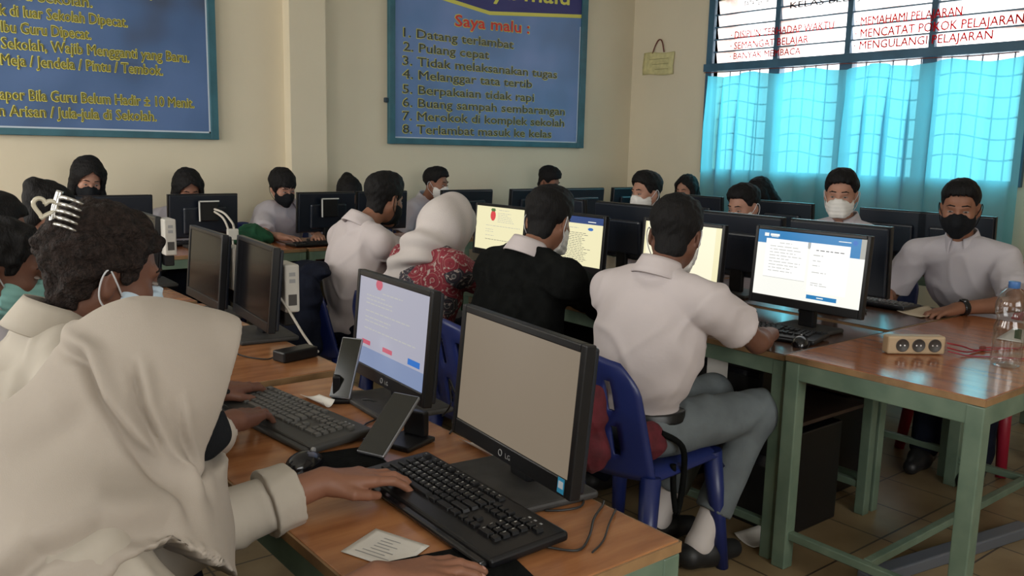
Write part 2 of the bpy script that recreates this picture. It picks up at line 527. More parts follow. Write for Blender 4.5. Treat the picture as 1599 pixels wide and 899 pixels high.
def place_text(name, txt, material, parent, origin, ux, uy, width=None, height=None, offset=0.0, extrude=0.0, shift=(0, 0)):
    """lettering fitted to a width and cap height in the plane spanned by ux, uy (in the parent's space); offset thickens the strokes"""
    me = text_mesh(txt, 1.0, 0.0, extrude)
    n = len(me.vertices)
    co = np.empty(n * 3, dtype=np.float32)
    me.vertices.foreach_get('co', co)
    co = co.reshape(-1, 3)
    x0, x1 = co[:, 0].min(), co[:, 0].max()
    sy = height / 0.70
    sx = (width / max(1e-6, x1 - x0)) if width else sy
    ux = np.array(ux, float); uy = np.array(uy, float)
    uz = np.cross(ux, uy)
    base = np.array(origin, float) + np.outer((co[:, 0] - x0) * sx + shift[0], ux) + np.outer(co[:, 1] * sy + shift[1], uy) + np.outer(co[:, 2], uz)
    if offset <= 0:
        me.vertices.foreach_set('co', base.astype(np.float32).ravel())
        me.update()
        return link(name, me, material, parent)
    faces = [tuple(q.vertices) for q in me.polygons]
    bpy.data.meshes.remove(me)
    V = []; Fc = []
    for k in range(9):
        r_ = 0 if k == 8 else offset * sy
        V += [tuple(v) for v in base + (math.cos(k * PI / 4) * ux + math.sin(k * PI / 4) * uy) * r_ + uz * (k * 4e-5)]
        Fc += [tuple(i + k * n for i in q) for q in faces]
    me = bpy.data.meshes.new(name)
    me.from_pydata(V, [], Fc)
    return link(name, me, material, parent)

# ------------------------------------------------------------------ smooth solids from blended shapes
class SDF:
    def __init__(s, h=0.006, k=0.02):
        s.h = h; s.k = k; s.p = []; s.fns = []
    def cone(s, a, b, ra, rb, k=None, cut=False, sub=False, sq=None):
        s.p.append(('c', np.array(a, float), np.array(b, float), ra, rb, s.k if k is None else k, sub, cut)); return s
    def ell(s, c, r, M=None, k=None, sub=False):
        s.p.append(('e', np.array(c, float), np.array(r, float), np.eye(3) if M is None else np.array(M, float), 0, s.k if k is None else k, sub, False)); return s
    def fn(s, f):
        s.fns.append(f); return s
    def bounds(s, q):
        if q[0] == 'c':
            lo = np.minimum(q[1] - q[3], q[2] - q[4]); hi = np.maximum(q[1] + q[3], q[2] + q[4])
        else:
            e = np.sqrt(((q[3] * q[2]) ** 2).sum(1)); lo = q[1] - e; hi = q[1] + e
        return lo, hi
    def mesh(s, disp=None, smooth=1):
        h = s.h
        bs = [s.bounds(q) for q in s.p if not q[6]]
        lo = np.min([b_[0] for b_ in bs], 0) - 4 * h
        hi = np.max([b_[1] for b_ in bs], 0) + 4 * h
        n = np.ceil((hi - lo) / h).astype(int) + 1
        F = np.full(n, 1.0, dtype=np.float32)
        ax = [(lo[i] + h * np.arange(n[i])).astype(np.float32) for i in range(3)]
        for q in s.p:
            k = q[5]
            l_, h_ = s.bounds(q)
            m_ = k + 2.5 * h
            i0 = np.clip(np.floor((l_ - m_ - lo) / h).astype(int), 0, n)
            i1 = np.clip(np.ceil((h_ + m_ - lo) / h).astype(int) + 1, 0, n)
            if np.any(i1 <= i0):
                continue
            sl = tuple(slice(i0[i], i1[i]) for i in range(3))
            X = ax[0][sl[0]][:, None, None]; Y = ax[1][sl[1]][None, :, None]; Z = ax[2][sl[2]][None, None, :]
            if q[0] == 'c':
                a, b_ = q[1], q[2]
                ab = b_ - a
                L2 = max(1e-9, float(ab @ ab))
                t = ((X - a[0]) * ab[0] + (Y - a[1]) * ab[1] + (Z - a[2]) * ab[2]) / L2
                tc_ = np.clip(t, 0, 1)
                d = np.sqrt((X - a[0] - tc_ * ab[0]) ** 2 + (Y - a[1] - tc_ * ab[1]) ** 2 + (Z - a[2] - tc_ * ab[2]) ** 2) - (q[3] + tc_ * (q[4] - q[3]))
                if q[7]:
                    d = np.maximum(d, (t - 1) * math.sqrt(L2))
            else:
                M = q[3]
                dx, dy, dz = X - q[1][0], Y - q[1][1], Z - q[1][2]
                u = [(dx * M[0, i] + dy * M[1, i] + dz * M[2, i]) / q[2][i] for i in range(3)]
                k0 = np.sqrt(u[0] ** 2 + u[1] ** 2 + u[2] ** 2)
                k1 = np.sqrt((u[0] / q[2][0]) ** 2 + (u[1] / q[2][1]) ** 2 + (u[2] / q[2][2]) ** 2)
                d = k0 * (k0 - 1) / np.maximum(k1, 1e-6)
            S = F[sl]
            if q[6]:
                e = -d
                hh = np.maximum(k - np.abs(S - e), 0) / max(k, 1e-9)
                F[sl] = np.maximum(S, e) + hh * hh * k * 0.25
            else:
                hh = np.maximum(k - np.abs(S - d), 0) / max(k, 1e-9)
                F[sl] = np.minimum(S, d) - hh * hh * k * 0.25
        for f in s.fns:
            F = f(ax[0][:, None, None], ax[1][None, :, None], ax[2][None, None, :], F).astype(np.float32)
        F[0] = 1; F[-1] = 1; F[:, 0] = 1; F[:, -1] = 1; F[:, :, 0] = 1; F[:, :, -1] = 1
        return nets(F, lo, h, disp, smooth)

def nets(F, lo, h, disp=None, smooth=1):
    ins = F < 0
    c = ins[:-1, :-1, :-1].astype(np.int8)
    c = (c + ins[1:, :-1, :-1] + ins[:-1, 1:, :-1] + ins[1:, 1:, :-1] + ins[:-1, :-1, 1:] + ins[1:, :-1, 1:] + ins[:-1, 1:, 1:] + ins[1:, 1:, 1:])
    mixed = (c > 0) & (c < 8)
    I = np.argwhere(mixed)
    idx = np.full(mixed.shape, -1, dtype=np.int32)
    idx[tuple(I.T)] = np.arange(len(I))
    offs = np.array([(i, j, k) for i in (0, 1) for j in (0, 1) for k in (0, 1)])
    vals = np.stack([F[I[:, 0] + o[0], I[:, 1] + o[1], I[:, 2] + o[2]] for o in offs], 1)
    vals = np.clip(vals, -3 * h, 3 * h)
    acc = np.zeros((len(I), 3)); cnt = np.zeros(len(I))
    for a in range(8):
        for b_ in range(a + 1, 8):
            if np.abs(offs[a] - offs[b_]).sum() != 1:
                continue
            va, vb = vals[:, a], vals[:, b_]
            cr_ = (va < 0) != (vb < 0)
            t = np.where(cr_, va / np.where(cr_, va - vb, 1), 0)
            p = offs[a] + t[:, None] * (offs[b_] - offs[a])
            acc[cr_] += p[cr_]; cnt[cr_] += 1
    V = lo + h * (I + acc / np.maximum(cnt, 1)[:, None])
    quads = []
    for axx in range(3):
        s0 = [slice(None)] * 3; s1 = [slice(None)] * 3
        s0[axx] = slice(0, -1); s1[axx] = slice(1, None)
        A = ins[tuple(s0)]; B = ins[tuple(s1)]
        ed = np.argwhere(A != B)
        if len(ed) == 0:
            continue
        u, v = [(1, 2), (2, 0), (0, 1)][axx]
        ok = (ed[:, u] > 0) & (ed[:, v] > 0)
        ed = ed[ok]
        for_in = A[tuple(ed.T)]
        def at(du, dv):
            e = ed.copy(); e[:, u] += du; e[:, v] += dv
            e = np.minimum(e, np.array(idx.shape) - 1)
            return idx[tuple(e.T)]
        q = np.stack([at(-1, -1), at(0, -1), at(0, 0), at(-1, 0)], 1)
        q[~for_in] = q[~for_in][:, ::-1]
        quads.append(q)
    Q = np.concatenate(quads)
    Q = Q[(Q >= 0).all(1)]
    E_ = np.concatenate([Q[:, [0, 1]], Q[:, [1, 2]], Q[:, [2, 3]], Q[:, [3, 0]]])
    for _ in range(smooth):
        sm = np.zeros_like(V); ct = np.zeros(len(V))
        for j in range(3):
            sm[:, j] = np.bincount(E_[:, 0], V[E_[:, 1], j], len(V)) + np.bincount(E_[:, 1], V[E_[:, 0], j], len(V))
        ct = np.bincount(E_[:, 0], minlength=len(V)) + np.bincount(E_[:, 1], minlength=len(V))
        V = V * 0.4 + 0.6 * sm / np.maximum(ct, 1)[:, None]
    if disp is not None:
        nr = vnormals(V, Q)
        V = disp(V, nr)
    return V, Q

def vnormals(V, Q):
    fn = np.cross(V[Q[:, 2]] - V[Q[:, 0]], V[Q[:, 3]] - V[Q[:, 1]])
    nr = np.zeros_like(V)
    for k in range(4):
        for j in range(3):
            nr[:, j] += np.bincount(Q[:, k], fn[:, j], len(V))
    return nr / np.maximum(np.linalg.norm(nr, axis=1), 1e-12)[:, None]

def sdf_obj(name, parts, material, parent, org=(0, 0, 0)):
    """parts: list of (V, Q) joined into one mesh, placed in the parent's space"""
    if not isinstance(parts, list):
        parts = [parts]
    V = np.concatenate([p[0] for p in parts])
    Qs = []; o_ = 0
    for p in parts:
        Qs.append(p[1] + o_); o_ += len(p[0])
    Q = np.concatenate(Qs)
    me = bpy.data.meshes.new(name)
    me.vertices.add(len(V))
    me.vertices.foreach_set('co', (V - np.array(org)).astype(np.float32).ravel())
    me.loops.add(len(Q) * 4)
    me.loops.foreach_set('vertex_index', Q.astype(np.int32).ravel())
    me.polygons.add(len(Q))
    me.polygons.foreach_set('loop_start', np.arange(0, len(Q) * 4, 4, dtype=np.int32))
    me.polygons.foreach_set('use_smooth', np.ones(len(Q), dtype=bool))
    me.update(calc_edges=True)
    me.validate()
    return link(name, me, material, parent)

def waves(V, seed, freq, n=6):
    r_ = np.random.default_rng(seed)
    out = np.zeros(len(V))
    W = V + 0.25 / freq * np.sin(V[:, [1, 2, 0]] * freq * 0.9 + seed)
    for i in range(n):
        d = r_.normal(size=3); d /= np.linalg.norm(d)
        out += np.sin(W @ d * freq * (0.7 + 0.9 * r_.random()) + r_.random() * 6.28)
    return out / n ** 0.5

def wrinkle(seed, amp=0.004, freq=38.0):
    def f(V, N):
        a = waves(V, seed, freq)
        r1 = waves(V * np.array([1, 1, 1.7]), seed + 5, freq * 0.42, 4)
        r2 = waves(V * np.array([1.3, 1.3, .7]), seed + 11, freq * 0.70, 4)
        ridge = np.exp(-(r1 / .35) ** 2) + .6 * np.exp(-(r2 / .30) ** 2)
        return V + N * (amp * (0.35 * a + 1.5 * ridge - .8))[:, None]
    return f

def frizz(seed, amp=0.006, freq=160.0):
    def f(V, N):
        return V + N * (amp * (0.6 * waves(V, seed, freq, 8) + 0.6 * waves(V, seed + 9, freq * 0.4, 6)))[:, None]
    return f
# ------------------------------------------------------------------ the room
YB = 6.35      # back wall
XR = 6.58      # window wall
XL = -1.9
YF = -2.2
CH = 3.25
struct(MB().box(XL - .1, XR + .15, YF - .1, YB + .15, -.1, 0).build('floor', 'floor_tile'))
struct(MB().box(XL - .1, XR + .15, YF - .1, YB + .15, CH, CH + .08).build('ceiling', 'ceiling_paint'))
struct(MB().box(XL - .1, XR + .15, YB, YB + .15, 0, CH).build('wall_back', 'wall_paint'))
struct(MB().box(2.800, 3.094, YB - .115, YB, 0, CH).build('trim_1', ['wall_paint']))
# window wall with its opening
WY0, WY1, WZ0, WZ1 = 2.60, 5.30, 1.25, 2.80
mb = MB()
mb.box(XR, XR + .15, YF - .1, WY0, 0, CH)
mb.box(XR, XR + .15, WY1, YB, 0, CH)
mb.box(XR, XR + .15, WY0, WY1, 0, WZ0)
mb.box(XR, XR + .15, WY0, WY1, WZ1, CH)
struct(mb.build('wall_right', 'wall_paint'))
# left wall with three window openings, rear wall with one
mb = MB()
ys = [YF - .1, -.55, .95, 1.85, 3.35, 4.25, 5.75, YB]
mb.box(XL - .12, XL, YF - .1, YB, 0, 1.1)
mb.box(XL - .12, XL, YF - .1, YB, 2.75, CH)
for a, b_ in ((0, 1), (2, 3), (4, 5), (6, 7)):
    pass
for a, b_ in ((ys[0], ys[1]), (ys[2], ys[3]), (ys[4], ys[5]), (ys[6], ys[7])):
    mb.box(XL - .12, XL, a, b_, 1.1, 2.75)
struct(mb.build('wall_left', 'wall_paint'))
mb = MB()
mb.box(XL, XR, YF - .12, YF, 0, 1.1)
mb.box(XL, XR, YF - .12, YF, 2.7, CH)
mb.box(XL, -.5, YF - .12, YF, 1.1, 2.7)
mb.box(2.5, XR, YF - .12, YF, 1.1, 2.7)
struct(mb.build('wall_front', 'wall_paint'))
for i, (a, b_) in enumerate(((ys[1], ys[2]), (ys[3], ys[4]), (ys[5], ys[6]))):
    mb = MB()
    for yy in (a, (a + b_) / 2, b_):
        mb.box(XL - .08, XL - .02, yy - .03, yy + .03, 1.1, 2.75)
    for zz in (1.13, 2.72):
        mb.box(XL - .08, XL - .02, a, b_, zz - .03, zz + .03)
    struct(mb.build('window_%d' % (i + 2), 'teal_window'))
# bright yard outside the curtained window
struct(MB().box(XR + .5, XR + 9, -3, 12, -.2, -.1).build('ground_outside', 'outside_ground'))

# window: frame, mullions, louvre glass, bars
win = bpy.data.objects.new('window_1', None)
COL.objects.link(win)
win['kind'] = 'structure'
mb = MB()
mb.box(XR - .035, XR + .06, WY1, WY1 + .07, WZ0 - .03, WZ1 + .06, .004)
mb.box(XR - .035, XR + .06, WY0 - .07, WY0, WZ0 - .03, WZ1 + .06, .004)
mb.box(XR - .035, XR + .06, WY0, WY1, WZ1, WZ1 + .06, .004)
mb.box(XR - .03, XR + .06, WY0, WY1, WZ0 - .04, WZ0 + .01, .004)
mb.build('window_frame', 'teal_window', win)
MB().box(XR - .045, XR + .06, WY0 - .07, WY1 + .09, 2.155, 2.225, .004).build('transom', 'teal_window', win)
bays = [5.30, 4.635, 3.955, 3.27, 2.60]
for yy in bays[1:-1]:
    MB().box(XR - .01, XR + .05, yy - .024, yy + .024, 2.22, WZ1, .003).build('mullion', 'teal_window', win)
    MB().box(XR - .01, XR + .07, yy - .055, yy + .055, WZ0, 2.16, .003).build('mullion', 'teal_window', win)
zs = [2.222, 2.330, 2.440, 2.550, 2.660, 2.79]
for y1, y0 in zip(bays, bays[1:]):
    for z0, z1 in zip(zs, zs[1:]):
        mb = MB()
        mb.box(-.003, .003, y0 + .012, y1 - .012, -.062, .062)
        o = mb.build('louvre_pane', 'louvre_glass', win)
        o.location = (XR + .02, 0, (z0 + z1) / 2)
        o.rotation_euler = (0, R(-14), 0)
for z0 in zs[1:-1]:
    MB().box(XR - .012, XR + .02, WY0, WY1, z0 - .005, z0 + .005).build('louvre_rail', 'teal_window', win)
# wrought iron grille behind the curtain
for y1, y0 in zip(bays, bays[1:]):
    for zz in (1.42, 1.57, 1.72, 1.87, 2.02):
        mb = MB()
        n = 8
        mb.tube([(XR + .10, y1 + (y0 - y1) * i / n, zz + .022 * math.sin(2 * PI * i / n)) for i in range(n + 1)], .007, 6, 4)
        mb.build('grille_bar', 'dark_iron', win)
    for q in (.17, .34, .5, .66, .83):
        MB().cyl((XR + .10, y1 + (y0 - y1) * q, WZ0), (XR + .10, y1 + (y0 - y1) * q, 2.16), .006, n=6).build('grille_bar', 'dark_iron', win)
# lettering painted on the louvres (read from inside: right is towards -Y)
for s_, ya, yb, zb, hh_, mt in [
        ('\u00b7 DISIPLIN TERHADAP WAKTU', 5.10, 4.074, 2.432, .062, 'red_paint'), ('\u00b7 SEMANGAT BELAJAR', 5.10, 4.301, 2.338, .062, 'red_paint'), ('\u00b7 BANYAK MEMBACA', 5.10, 4.369, 2.250, .055, 'red_paint'),
        ('\u00b7 MEMAHAMI PELAJARAN', 3.88, 3.055, 2.435, .064, 'red_paint'), ('\u00b7 MENCATAT POKOK PELAJARAN', 3.88, 2.63, 2.340, .066, 'red_paint'), ('\u00b7 MENGULANGI PELAJARAN', 3.88, 2.825, 2.250, .062, 'red_paint'),
        ('TATA TERTIB', 4.98, 4.72, 2.700, .045, 'black_paint'), ('KELAS BELAJAR', 4.50, 3.70, 2.635, .05, 'black_paint')]:
    place_text('window_lettering', s_, mt, win, (XR - .034, ya, zb), (0, -1, 0), (0, 0, 1), ya - yb, hh_, .012)

# ------------------------------------------------------------------ curtain
cur = thing('curtain', 'translucent turquoise curtain hanging across the barred window', 'curtain', (XR - .10, 3.95, 0))
def cfn(u, v):
    ph = u * 2.80
    sag = abs(math.sin(PI * (ph / .58 + .15))) ** 1.5
    z = 2.138 - (.012 + .034 * sag) * (1 - v) - v * 1.62
    g = .55 + .45 * math.sin(ph * 4.1 + .7)
    th = ph * 2 * PI / .195 + 1.2 * math.sin(ph * 3.3)
    open_ = .35 + .65 * min(1, v * 3 + .15)
    y = 5.30 - ph + .062 * g * open_ * math.sin(th + .35 * v)
    x = (.010 + .022 * g * open_) * math.cos(th + .35 * v) + .010 * math.sin(ph * 6 + v * 2)
    return Vector((x, y - 3.95, z))
MB().grid(cfn, 420, 26).build('curtain_cloth', 'curtain_cloth', cur)
mb = MB()
mb.tube([(.0, 5.33 - 3.95 - i * .34, 2.140 - .006 * (i % 2)) for i in range(9)], .004, 6, 4)
mb.build('curtain_string', 'cord_brown', cur)

# paper pouch hung on the window wall beside the corner
po = thing('paper_pouch', 'small yellowed paper pouch hung by a cord loop beside the window', 'pouch', (XR - .012, 5.99, 2.15))
mb = MB()
def pfn(u, v):
    return Vector((-.010 * math.sin(u * PI) * (1 - .3 * v) - .002, .195 - u * .40 + .006 * math.sin(v * 5), .015 + v * .215 + .006 * math.sin(u * 7) - .010 * u))
mb.grid(pfn, 12, 8)
mb.build('paper_sheet', 'paper_yellow', po, solid=.004)
for k in range(3):
    zz = .06 + k * .05
    MB().box(-.0185, -.017, -.15, .02 + .04 * k, zz, zz + .003).build('printed_line', 'banner_olive', po)
mb = MB()
mb.tube([(-.008, .07, .22), (-.008, .04, .29), (-.006, .0, .345), (-.008, -.045, .33), (-.008, -.08, .225)], .006, 6, 6)
mb.build('cord_loop', 'cord_brown', po)

# ------------------------------------------------------------------ banners
bl = thing('banner', 'large framed blue rules banner with yellow lettering on the left', 'banner', (0.9, YB - .02, 1.425), 0, 'framed banners on the back wall')
X0, X1, Z0, Z1 = -1.55, 1.374, 0.0, 1.45
mb = MB()
mb.box(X0, X1, -.022, .018, Z0, Z0 + .045, .004)
mb.box(X0, X1, -.022, .018, Z1 - .045, Z1, .004)
mb.box(X0 - .001, X0 + .06, -.0235, .018, Z0 - .001, Z1 + .001, .004)
mb.box(X1 - .055, X1 + .001, -.0235, .018, Z0 - .001, Z1 + .001, .004)
mb.build('frame', 'teal_frame', bl)
MB().box(X0 + .03, X1 - .03, -.006, .012, Z0 + .02, Z1 - .02).build('printed_sheet', 'banner_blue', bl)
mb = MB()
mb.box(X0 + .06, X1 - .055, -.0075, -.006, Z0 + .045, Z0 + .056)
mb.box(X1 - .066, X1 - .055, -.0075, -.006, Z0 + .045, Z1 - .045)
mb.build('white_border', 'banner_white', bl)
def banner_text(parent, rows, ox, oz, front, outline, hh_, o1, o2):
    for s_, xa, xb, zz in rows:
        place_text('lettering_outline', s_, outline, parent, (xa - ox, -.0090, zz - oz), (1, 0, 0), (0, 0, 1), xb - xa, hh_, o1)
        place_text('lettering', s_, front, parent, (xa - ox + .003, -.0110, zz - oz + .002), (1, 0, 0), (0, 0, 1), xb - xa - .006, hh_ - .004, o2)
banner_text(bl, [('oleh Guru Sekolah.', .72, 1.468, 2.262), ('Merokok di luar Sekolah Dipecat.', .70, 1.682, 2.158), ('Melawan Ibu Guru Dipecat.', .66, 1.450, 2.057),
                 ('Sekolah, Wajib Mengganti yang Baru.', .930, 2.082, 1.958), ('Meja / Jendela / Pintu / Tembok.', .920, 1.899, 1.857),
                 ('Lapor Bila Guru Belum Hadir \u00b1 10 Menit.', .870, 2.106, 1.645), ('Uan Arisan / Jula-jula di Sekolah.', .800, 1.842, 1.543), ('yang Dipakai.', 1.62, 1.99, 2.375)],
            .9, 1.425, 'banner_olive', 'banner_yellow', .068, .034, -.004)

br_ = thing('banner', 'framed blue banner headed Saya malu with eight numbered lines', 'banner', (4.8, YB - .02, 1.425), 0, 'framed banners on the back wall')
X0, X1, Z0, Z1 = -1.10, 1.10, 0.0, 1.50
mb = MB()
mb.box(X0, X1, -.022, .018, Z0, Z0 + .050, .004)
mb.box(X0, X1, -.022, .018, Z1 - .045, Z1, .004)
mb.box(X0 - .001, X0 + .055, -.0235, .018, Z0 - .001, Z1 + .001, .004)
mb.box(X1 - .075, X1 + .001, -.0235, .018, Z0 - .001, Z1 + .001, .004)
mb.build('frame', 'teal_frame', br_)
MB().box(X0 + .03, X1 - .03, -.006, .012, Z0 + .02, Z1 - .02).build('printed_sheet', 'banner_blue_soft', br_)
mb = MB()
mb.box(X0 + .055, X1 - .075, -.0075, -.006, Z0 + .050, Z0 + .060)
mb.box(X1 - .09, X1 - .078, -.0075, -.006, Z0 + .05, 1.15)
mb.build('white_border', 'banner_white', br_)
mb = MB()
hd = [(X0 + .03, 1.36), (-.62, 1.245), (-.075, 1.172), (1.025, 1.262)]
mb.quad([(hd[0][0], -.0076, 1.47), (hd[0][0], -.0076, hd[0][1]), (hd[1][0], -.0076, hd[1][1]), (hd[1][0], -.0076, 1.47)])
mb.quad([(hd[1][0], -.0076, 1.47), (hd[1][0], -.0076, hd[1][1]), (hd[2][0], -.0076, hd[2][1]), (hd[2][0], -.0076, 1.47)])
mb.quad([(hd[2][0], -.0076, 1.47), (hd[2][0], -.0076, hd[2][1]), (hd[3][0], -.0076, hd[3][1]), (hd[3][0], -.0076, 1.47)])
mb.build('header_panel', 'banner_indigo', br_)
mb = MB()
for (xa, za), (xb, zb) in zip(hd, hd[1:]):
    mb.quad([(xa, -.0086, za + .002), (xa, -.0086, za - .030), (xb, -.0086, zb - .030), (xb, -.0086, zb + .002)])
mb.build('header_stripe', 'banner_yellow', br_)
place_text('heading', 'Budaya malu', 'banner_yellow', br_, (-.62, -.0100, 1.262), (1, 0, 0.05), (0, 0, 1), 1.48, .14, .02)
place_text('heading_outline', 'Saya malu :', 'banner_yellow', br_, (4.352 - 4.8, -.0090, 2.436 - 1.425), (1, 0, .018), (0, 0, 1), .83, .098, .045)
place_text('heading', 'Saya malu :', 'banner_red', br_, (4.356 - 4.8, -.0110, 2.438 - 1.425), (1, 0, .018), (0, 0, 1), .82, .093, .018)
banner_text(br_, [('1. Datang terlambat', 3.838, 5.000, 2.300), ('2. Pulang cepat', 3.838, 4.726, 2.187), ('3. Tidak melaksanakan tugas', 3.83, 5.535, 2.073), ('4. Melanggar tata tertib', 3.83, 5.230, 1.965),
                  ('5. Berpakaian tidak rapi', 3.83, 5.258, 1.843), ('6. Buang sampah sembarangan', 3.83, 5.648, 1.734), ('7. Merokok di komplek sekolah', 3.83, 5.645, 1.624), ('8. Terlambat masuk ke kelas', 3.83, 5.485, 1.515)],
            4.8, 1.425, 'banner_dark', 'banner_yellow', .074, .036, .008)
# little dark nail clump at the banner's left edge
o = tag(MB().box(3.665, 3.700, YB - .03, YB, 1.76, 1.80, .008).build('nail_clump', 'dark_iron'), 'dark nail clump at the left edge of the Saya malu banner', 'nail')

# ------------------------------------------------------------------ desks
def desk(label, x0, x1, y0, y1, grp, topmat='wood_top', h=.75, rail=.055, leg=.042, shelf=False, metal='green_metal', bar=.12):
    cx, cy = (x0 + x1) / 2, (y0 + y1) / 2
    t = thing('desk', label, 'desk', (cx, cy, 0), 0, grp)
    a, b_ = (x1 - x0) / 2, (y1 - y0) / 2
    MB().box(-a + .004, a - .004, -b_ + .004, b_ - .004, h - .022, h, .003).build('table_top', topmat, t)
    mb = MB()
    e = .005
    for sx in (-1, 1):
        mb.box(sx * a - e if sx > 0 else -a, sx * a if sx > 0 else -a + e, -b_ + .002, b_ - .002, h - .021, h - .002)
    for sy in (-1, 1):
        mb.box(-a + .002, a - .002, sy * b_ - e if sy > 0 else -b_, sy * b_ if sy > 0 else -b_ + e, h - .021, h - .002)
    mb.build('edge_band', 'wood_edge', t)
    for sy in (-1, 1):
        y_ = sy * (b_ - .004)
        MB().box(-a + .008, a - .008, min(y_, y_ - sy * .03), max(y_, y_ - sy * .03), h - .022 - rail, h - .0225, .003).build('rail', metal, t)
    for sx in (-1, 1):
        x_ = sx * (a - .004)
        MB().box(min(x_, x_ - sx * .03), max(x_, x_ - sx * .03), -b_ + .034, b_ - .034, h - .022 - rail, h - .0225, .003).build('rail', metal, t)
    for sx in (-1, 1):
        for sy in (-1, 1):
            xa = sx * (a - .002); ya = sy * (b_ - .002)
            MB().box(min(xa, xa - sx * leg), max(xa, xa - sx * leg), min(ya, ya - sy * leg), max(ya, ya - sy * leg), 0, h - .0235, .004).build('leg', metal, t)
    if bar:
        for sx in (-1, 1):
            xa = sx * (a - leg * .6)
            MB().box(xa - .014, xa + .014, -b_ + leg, b_ - leg, bar - .014, bar + .014, .003).build('stretcher', metal, t)
        MB().box(-a + leg, a - leg, -.014, .014, bar - .014, bar + .014, .003).build('stretcher', metal, t)
    if shelf:
        MB().box(-a + .03, a - .03, -b_ + .04, b_ - .04, .44, .455, .002).build('shelf', 'wood_dark', t)
    return t
G_ = 'green steel desks with wooden tops'
desk('green steel desk nearest the camera with keyboard and blank beige monitor', .58, 1.12, .91, 2.22, 'desks of the left row')
desk('green steel desk second from the camera in the left row', .58, 1.19, 2.28, 3.56, 'desks of the left row')
desk('green steel desk third from the camera in the left row', .58, 1.19, 3.62, 4.88, 'desks of the left row')
desk('tall green steel table with power strip and water bottle at the right', 2.478, 3.80, .98, 1.625, 'desks of the middle block', 'wood_top_x', .755, .06, .052)
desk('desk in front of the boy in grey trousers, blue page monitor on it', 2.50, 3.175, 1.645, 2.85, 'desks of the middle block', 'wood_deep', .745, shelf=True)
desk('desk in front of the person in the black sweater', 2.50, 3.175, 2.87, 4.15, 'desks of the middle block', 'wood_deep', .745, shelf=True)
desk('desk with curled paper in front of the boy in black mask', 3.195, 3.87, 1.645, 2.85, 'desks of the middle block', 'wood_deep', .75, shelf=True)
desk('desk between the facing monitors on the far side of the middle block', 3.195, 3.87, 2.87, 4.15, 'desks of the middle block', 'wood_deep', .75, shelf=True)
for i, (xa, xb, lb) in enumerate(((-.05, 1.16, 'desk below the long haired girl under the left banner'), (1.17, 2.38, 'back wall desk left of the pilaster with small box on monitor'), (2.40, 3.60, 'back wall desk in front of the pilaster, green legs showing'), (3.62, 4.82, 'back wall desk below the Saya malu banner'), (4.84, 6.04, 'back wall desk nearest the window corner'))):
    desk(lb, xa, xb, 5.10, 5.70, 'desks along the back wall', 'wood_top_x')
for ya, yb, lb in ((1.75, 2.95, 'window side desk behind the boy in black mask'), (2.97, 4.17, 'window side desk behind the boy in white mask'), (4.19, 4.99, 'window side desk nearest the back wall')):
    desk(lb, 4.98, 5.52, ya, yb, 'desks along the window')

# ------------------------------------------------------------------ chairs
def chair_proto(matname='blue_plastic', seat=.44):
    t = thing('plastic_chair', 'x', 'chair', (0, 0, 0))
    # +Y is the way the sitter faces
    def sfn(u, v):
        x = (u - .5) * .43 * (1 - .10 * (1 - v)); y = -.20 + v * .42
        z = seat - .018 * math.sin(u * PI) * math.sin(min(1, v * 1.1) * PI) - .05 * max(0, abs(u - .5) * 2 - .85) / .15 * .6 - .045 * max(0, v - .9) / .1
        return Vector((x, y, z))
    MB().grid(sfn, 18, 18).build('seat', matname, t, solid=.012)
    def bfn(u, v):
        w = .42 * (1 - .14 * v) * (1 - .55 * max(0, v - .72) ** 2 / .0784 * .6)
        x = (u - .5) * w
        y = -.205 - .09 * v - .05 * (1 - (2 * (u - .5)) ** 2) + .025
        z = seat - .02 + v * .40 - .03 * (2 * (u - .5)) ** 2 * v
        return Vector((x, y, z))
    mb = MB()
    nu, nv = 18, 16
    V = [[mb.bm.verts.new(bfn(i / nu, j / nv)) for j in range(nv + 1)] for i in range(nu + 1)]
    for i in range(nu):
        for j in range(nv):
            if 3 <= j <= 12 and i in (4, 5, 8, 9, 12, 13) and j not in (7, 8):
                if i in (5, 9, 13):
                    continue
            f = mb.bm.faces.new((V[i][j], V[i + 1][j], V[i + 1][j + 1], V[i][j + 1])); f.smooth = True
    mb.build('backrest', matname, t, solid=.012)
    for sx in (-1, 1):
        for sy in (-1, 1):
            mb = MB()
            a = Vector((sx * .185, .185 if sy > 0 else -.175, seat - .012)); b_ = Vector((sx * .225, .235 if sy > 0 else -.245, 0))
            mb.cyl(a, b_, .034, .022, 10)
            mb.build('leg', matname, t)
    return t
chairs = []
CH0 = chair_proto()
def chair(x, y, az, label, m=None, grp='blue plastic chairs'):
    if not chairs:
        o = CH0
        o.location = (x, y, 0); o.rotation_euler = (0, 0, -R(az))
    else:
        o = dup(CH0, (x, y, 0), az)
    if m:
        for c in o.children:
            c.data = c.data.copy(); c.data.materials.clear(); c.data.materials.append(MATS[m])
    o['label'] = label; o['group'] = grp
    chairs.append(o)
    return o
